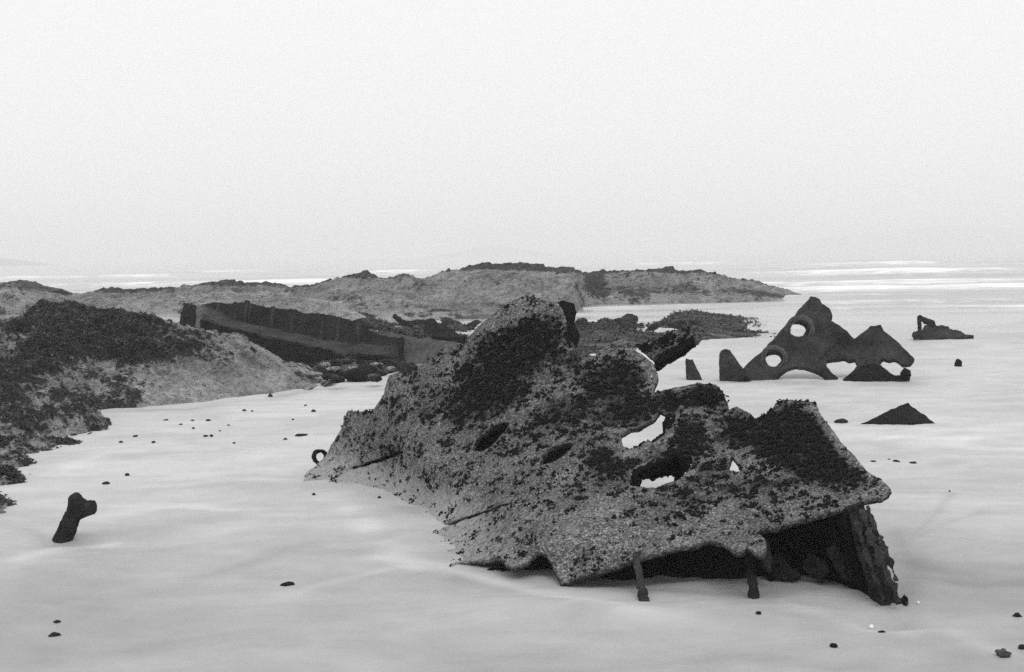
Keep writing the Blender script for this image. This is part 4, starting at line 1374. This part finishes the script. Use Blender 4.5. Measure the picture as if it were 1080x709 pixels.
for i, (x, y, w_, h_, lab, mt) in enumerate((
        (58, 670.5, 13, 5, 'dark flat stone in the lower left of the sand, larger of two', 'stone'), (60, 656, 9, 2.5, 'thin dark stone in the lower left of the sand, smaller of two', 'stone'),
        (304, 617, 15, 4, 'flat dark scrap alone on the sand left of the wreck', 'stone'), (134, 501.5, 6, 4, 'dark pebble right of the forked post, upper of two', 'stone'), (112, 510.5, 8, 4, 'dark flat pebble right of the forked post, lower of two', 'stone'),
        (879, 682.5, 9, 6, 'dark rounded pebble in front of the wreck at the bottom', 'stone'), (1072.6, 650, 11, 5, 'dark flat stone at the right edge of the sand', 'stone'),
        (930.5, 667, 8, 3, 'thin dark chip beside a white shell in front of the end plate', 'stone'), (918.5, 662.5, 7, 5, 'white shell on the sand in front of the end plate', 'shell'), (800, 647.5, 6, 4, 'dark pebble just below the rib foot', 'stone'),
        (968.6, 638, 5, 4, 'small white shell right of the end plate foot', 'shell'), (400, 525, 4, 2.5, 'tiny dark pebble by the buried left edge of the wreck', 'stone'), (331, 522, 5, 3, 'dark pebble below the pipe end', 'stone'), (1078, 684, 9, 7, 'dark stone cut by the right edge of the picture', 'stone'))):
    pebble(x, y, w_, h_, M[mt], lab, 'shell' if mt == 'shell' else 'stone', None, 'shell' if mt == 'shell' else 'pebble', i + 50)
cl = GS(1060, 692)
vs, fs, of = [], [], 0
for k in range(9):
    v, f = ICO2
    q = v * np.array([rng.uniform(.008, .02), rng.uniform(.008, .016), rng.uniform(.006, .014)]) + np.array([cl.x + rng.normal(0, .014), cl.y + rng.normal(0, .02), cl.z + .006 + abs(rng.normal(0, .006))])
    vs.append(q)
    fs.append(f + of)
    of += len(v)
tuft = link_mesh('weed_tuft', np.concatenate(vs), np.concatenate(fs), M['weed'])
tag(tuft, 'small knotted tuft of black weed on the sand at the lower right', 'seaweed')

# ------------------------------------------------------------------ far land in the mist
def hill(name, xs, dist, label, seed):
    pts = np.array(xs, float)
    us = np.linspace(pts[0, 0], pts[-1, 0], 90)
    C = PV(us, np.interp(us, pts[:, 0], pts[:, 1]), dist)
    C[:, 2] = np.maximum(C[:, 2], -.5) + fb(C, .03, 4) * .6
    rows = []
    for t in np.linspace(-1, 1, 21):
        q = C.copy()
        q[:, 1] += t * 150
        q[:, 2] = -1 + (C[:, 2] + 1) * (math.cos(t * math.pi / 2) ** .8 if abs(t) < 1 else 0)
        rows.append(q)
    g = np.stack(rows, 1)
    nu, nr = g.shape[:2]
    i = np.arange(nu - 1)[:, None] * nr + np.arange(nr - 1)[None]
    f = np.stack([i, i + nr, i + nr + 1, i + 1], -1).reshape(-1, 4)
    o = link_mesh(name, g.reshape(-1, 3), f, M['hill'])
    set_attr(o, 'cover', np.full(nu * nr, .4))
    tag(o, label, 'hill', None, 'structure')


hill('hill', [(-160, 272), (-40, 268), (5, 274), (20, 277), (32, 280), (45, 282), (60, 280.5), (75, 281), (90, 284)], 1500, 'faint low island in the mist on the far left', 1)
hill('hill', [(450, 271), (480, 266), (505, 260), (520, 257.5), (540, 261), (570, 266), (600, 271)], 2500, 'barely visible island in the mist above the outcrop', 2)
hill('hill', [(820, 262), (850, 254), (880, 249), (930, 245), (980, 239), (1020, 238), (1060, 241), (1100, 243), (1200, 240), (1300, 250)], 2900, 'faint headland fading into the mist on the right', 3)

# ------------------------------------------------------------------ mist
hz_t = NT('haze')
hz_t.t.nodes.remove(hz_t.b)
pv = hz_t.t.nodes.new('ShaderNodeVolumePrincipled')
pv.inputs['Color'].default_value = (.99, .99, .99, 1)
pv.inputs['Density'].default_value = .0013
pv.inputs['Anisotropy'].default_value = 0.0
hz_t.link(pv.outputs[0], hz_t.o.inputs['Volume'])
x0, x1, y0, y1, z0, z1 = -2500, 2500, -200, 3200, -7.5, 55
hv = [(x, y, z) for x in (x0, x1) for y in (y0, y1) for z in (z0, z1)]
hf = [(0, 1, 3, 2), (4, 6, 7, 5), (0, 4, 5, 1), (2, 3, 7, 6), (0, 2, 6, 4), (1, 5, 7, 3)]
hz = link_mesh('haze', hv, hf, hz_t.m, None, False)
tag(hz, 'pale sea mist over the whole beach', 'mist', None, 'stuff')

# ------------------------------------------------------------------ light
SUN_EL, SUN_AZ = math.radians(58), math.radians(150)     # azimuth measured from +Y towards +X
w = bpy.data.worlds.new('World')
sc.world = w
w.use_nodes = True
nt = w.node_tree
bg = nt.nodes['Background']
sky = nt.nodes.new('ShaderNodeTexSky')
sky.sky_type = 'NISHITA'
sky.sun_disc = False
sky.sun_elevation = SUN_EL
sky.sun_rotation = SUN_AZ
sky.dust_density = 6
sky.air_density = 1.5
bw = nt.nodes.new('ShaderNodeRGBToBW')
nt.links.new(sky.outputs[0], bw.inputs[0])
tc = nt.nodes.new('ShaderNodeTexCoord')
sp_ = nt.nodes.new('ShaderNodeSeparateXYZ')
nt.links.new(tc.outputs['Generated'], sp_.inputs[0])
cl_ = nt.nodes.new('ShaderNodeTexNoise')
cl_.inputs['Scale'].default_value = 2.0
cl_.inputs['Detail'].default_value = 3
nt.links.new(tc.outputs['Generated'], cl_.inputs['Vector'])
mr = nt.nodes.new('ShaderNodeMapRange')
mr.interpolation_type = 'SMOOTHSTEP'
for k, v in (('From Min', .12), ('From Max', .85), ('To Min', 9.5), ('To Max', 11.5)):
    mr.inputs[k].default_value = v
nt.links.new(sp_.outputs['Z'], mr.inputs['Value'])
m1 = nt.nodes.new('ShaderNodeMath')
m1.operation = 'MULTIPLY_ADD'
m1.inputs[1].default_value = .12
nt.links.new(bw.outputs[0], m1.inputs[0])
nt.links.new(mr.outputs[0], m1.inputs[2])
nt.links.new(m1.outputs[0], bg.inputs['Color'])
bg.inputs['Strength'].default_value = .1

sd = bpy.data.lights.new('sun', 'SUN')
sd.energy = .5
sd.angle = math.radians(25)
so = bpy.data.objects.new('sun', sd)
COL.objects.link(so)
dirv = Vector((math.sin(SUN_AZ) * math.cos(SUN_EL), math.cos(SUN_AZ) * math.cos(SUN_EL), math.sin(SUN_EL)))
so.rotation_euler = dirv.to_track_quat('Z', 'Y').to_euler()
so.location = dirv * 30

# ------------------------------------------------------------------ render settings
vs_ = sc.view_settings
vs_.view_transform = 'Standard'
vs_.look = 'None'
vs_.exposure = 0.0
vs_.gamma = 1.0
vs_.use_curve_mapping = False
sc.render.engine = 'CYCLES'
cy = sc.cycles
cy.max_bounces = 6
cy.volume_bounces = 4
cy.transparent_max_bounces = 8
cy.use_denoising = False
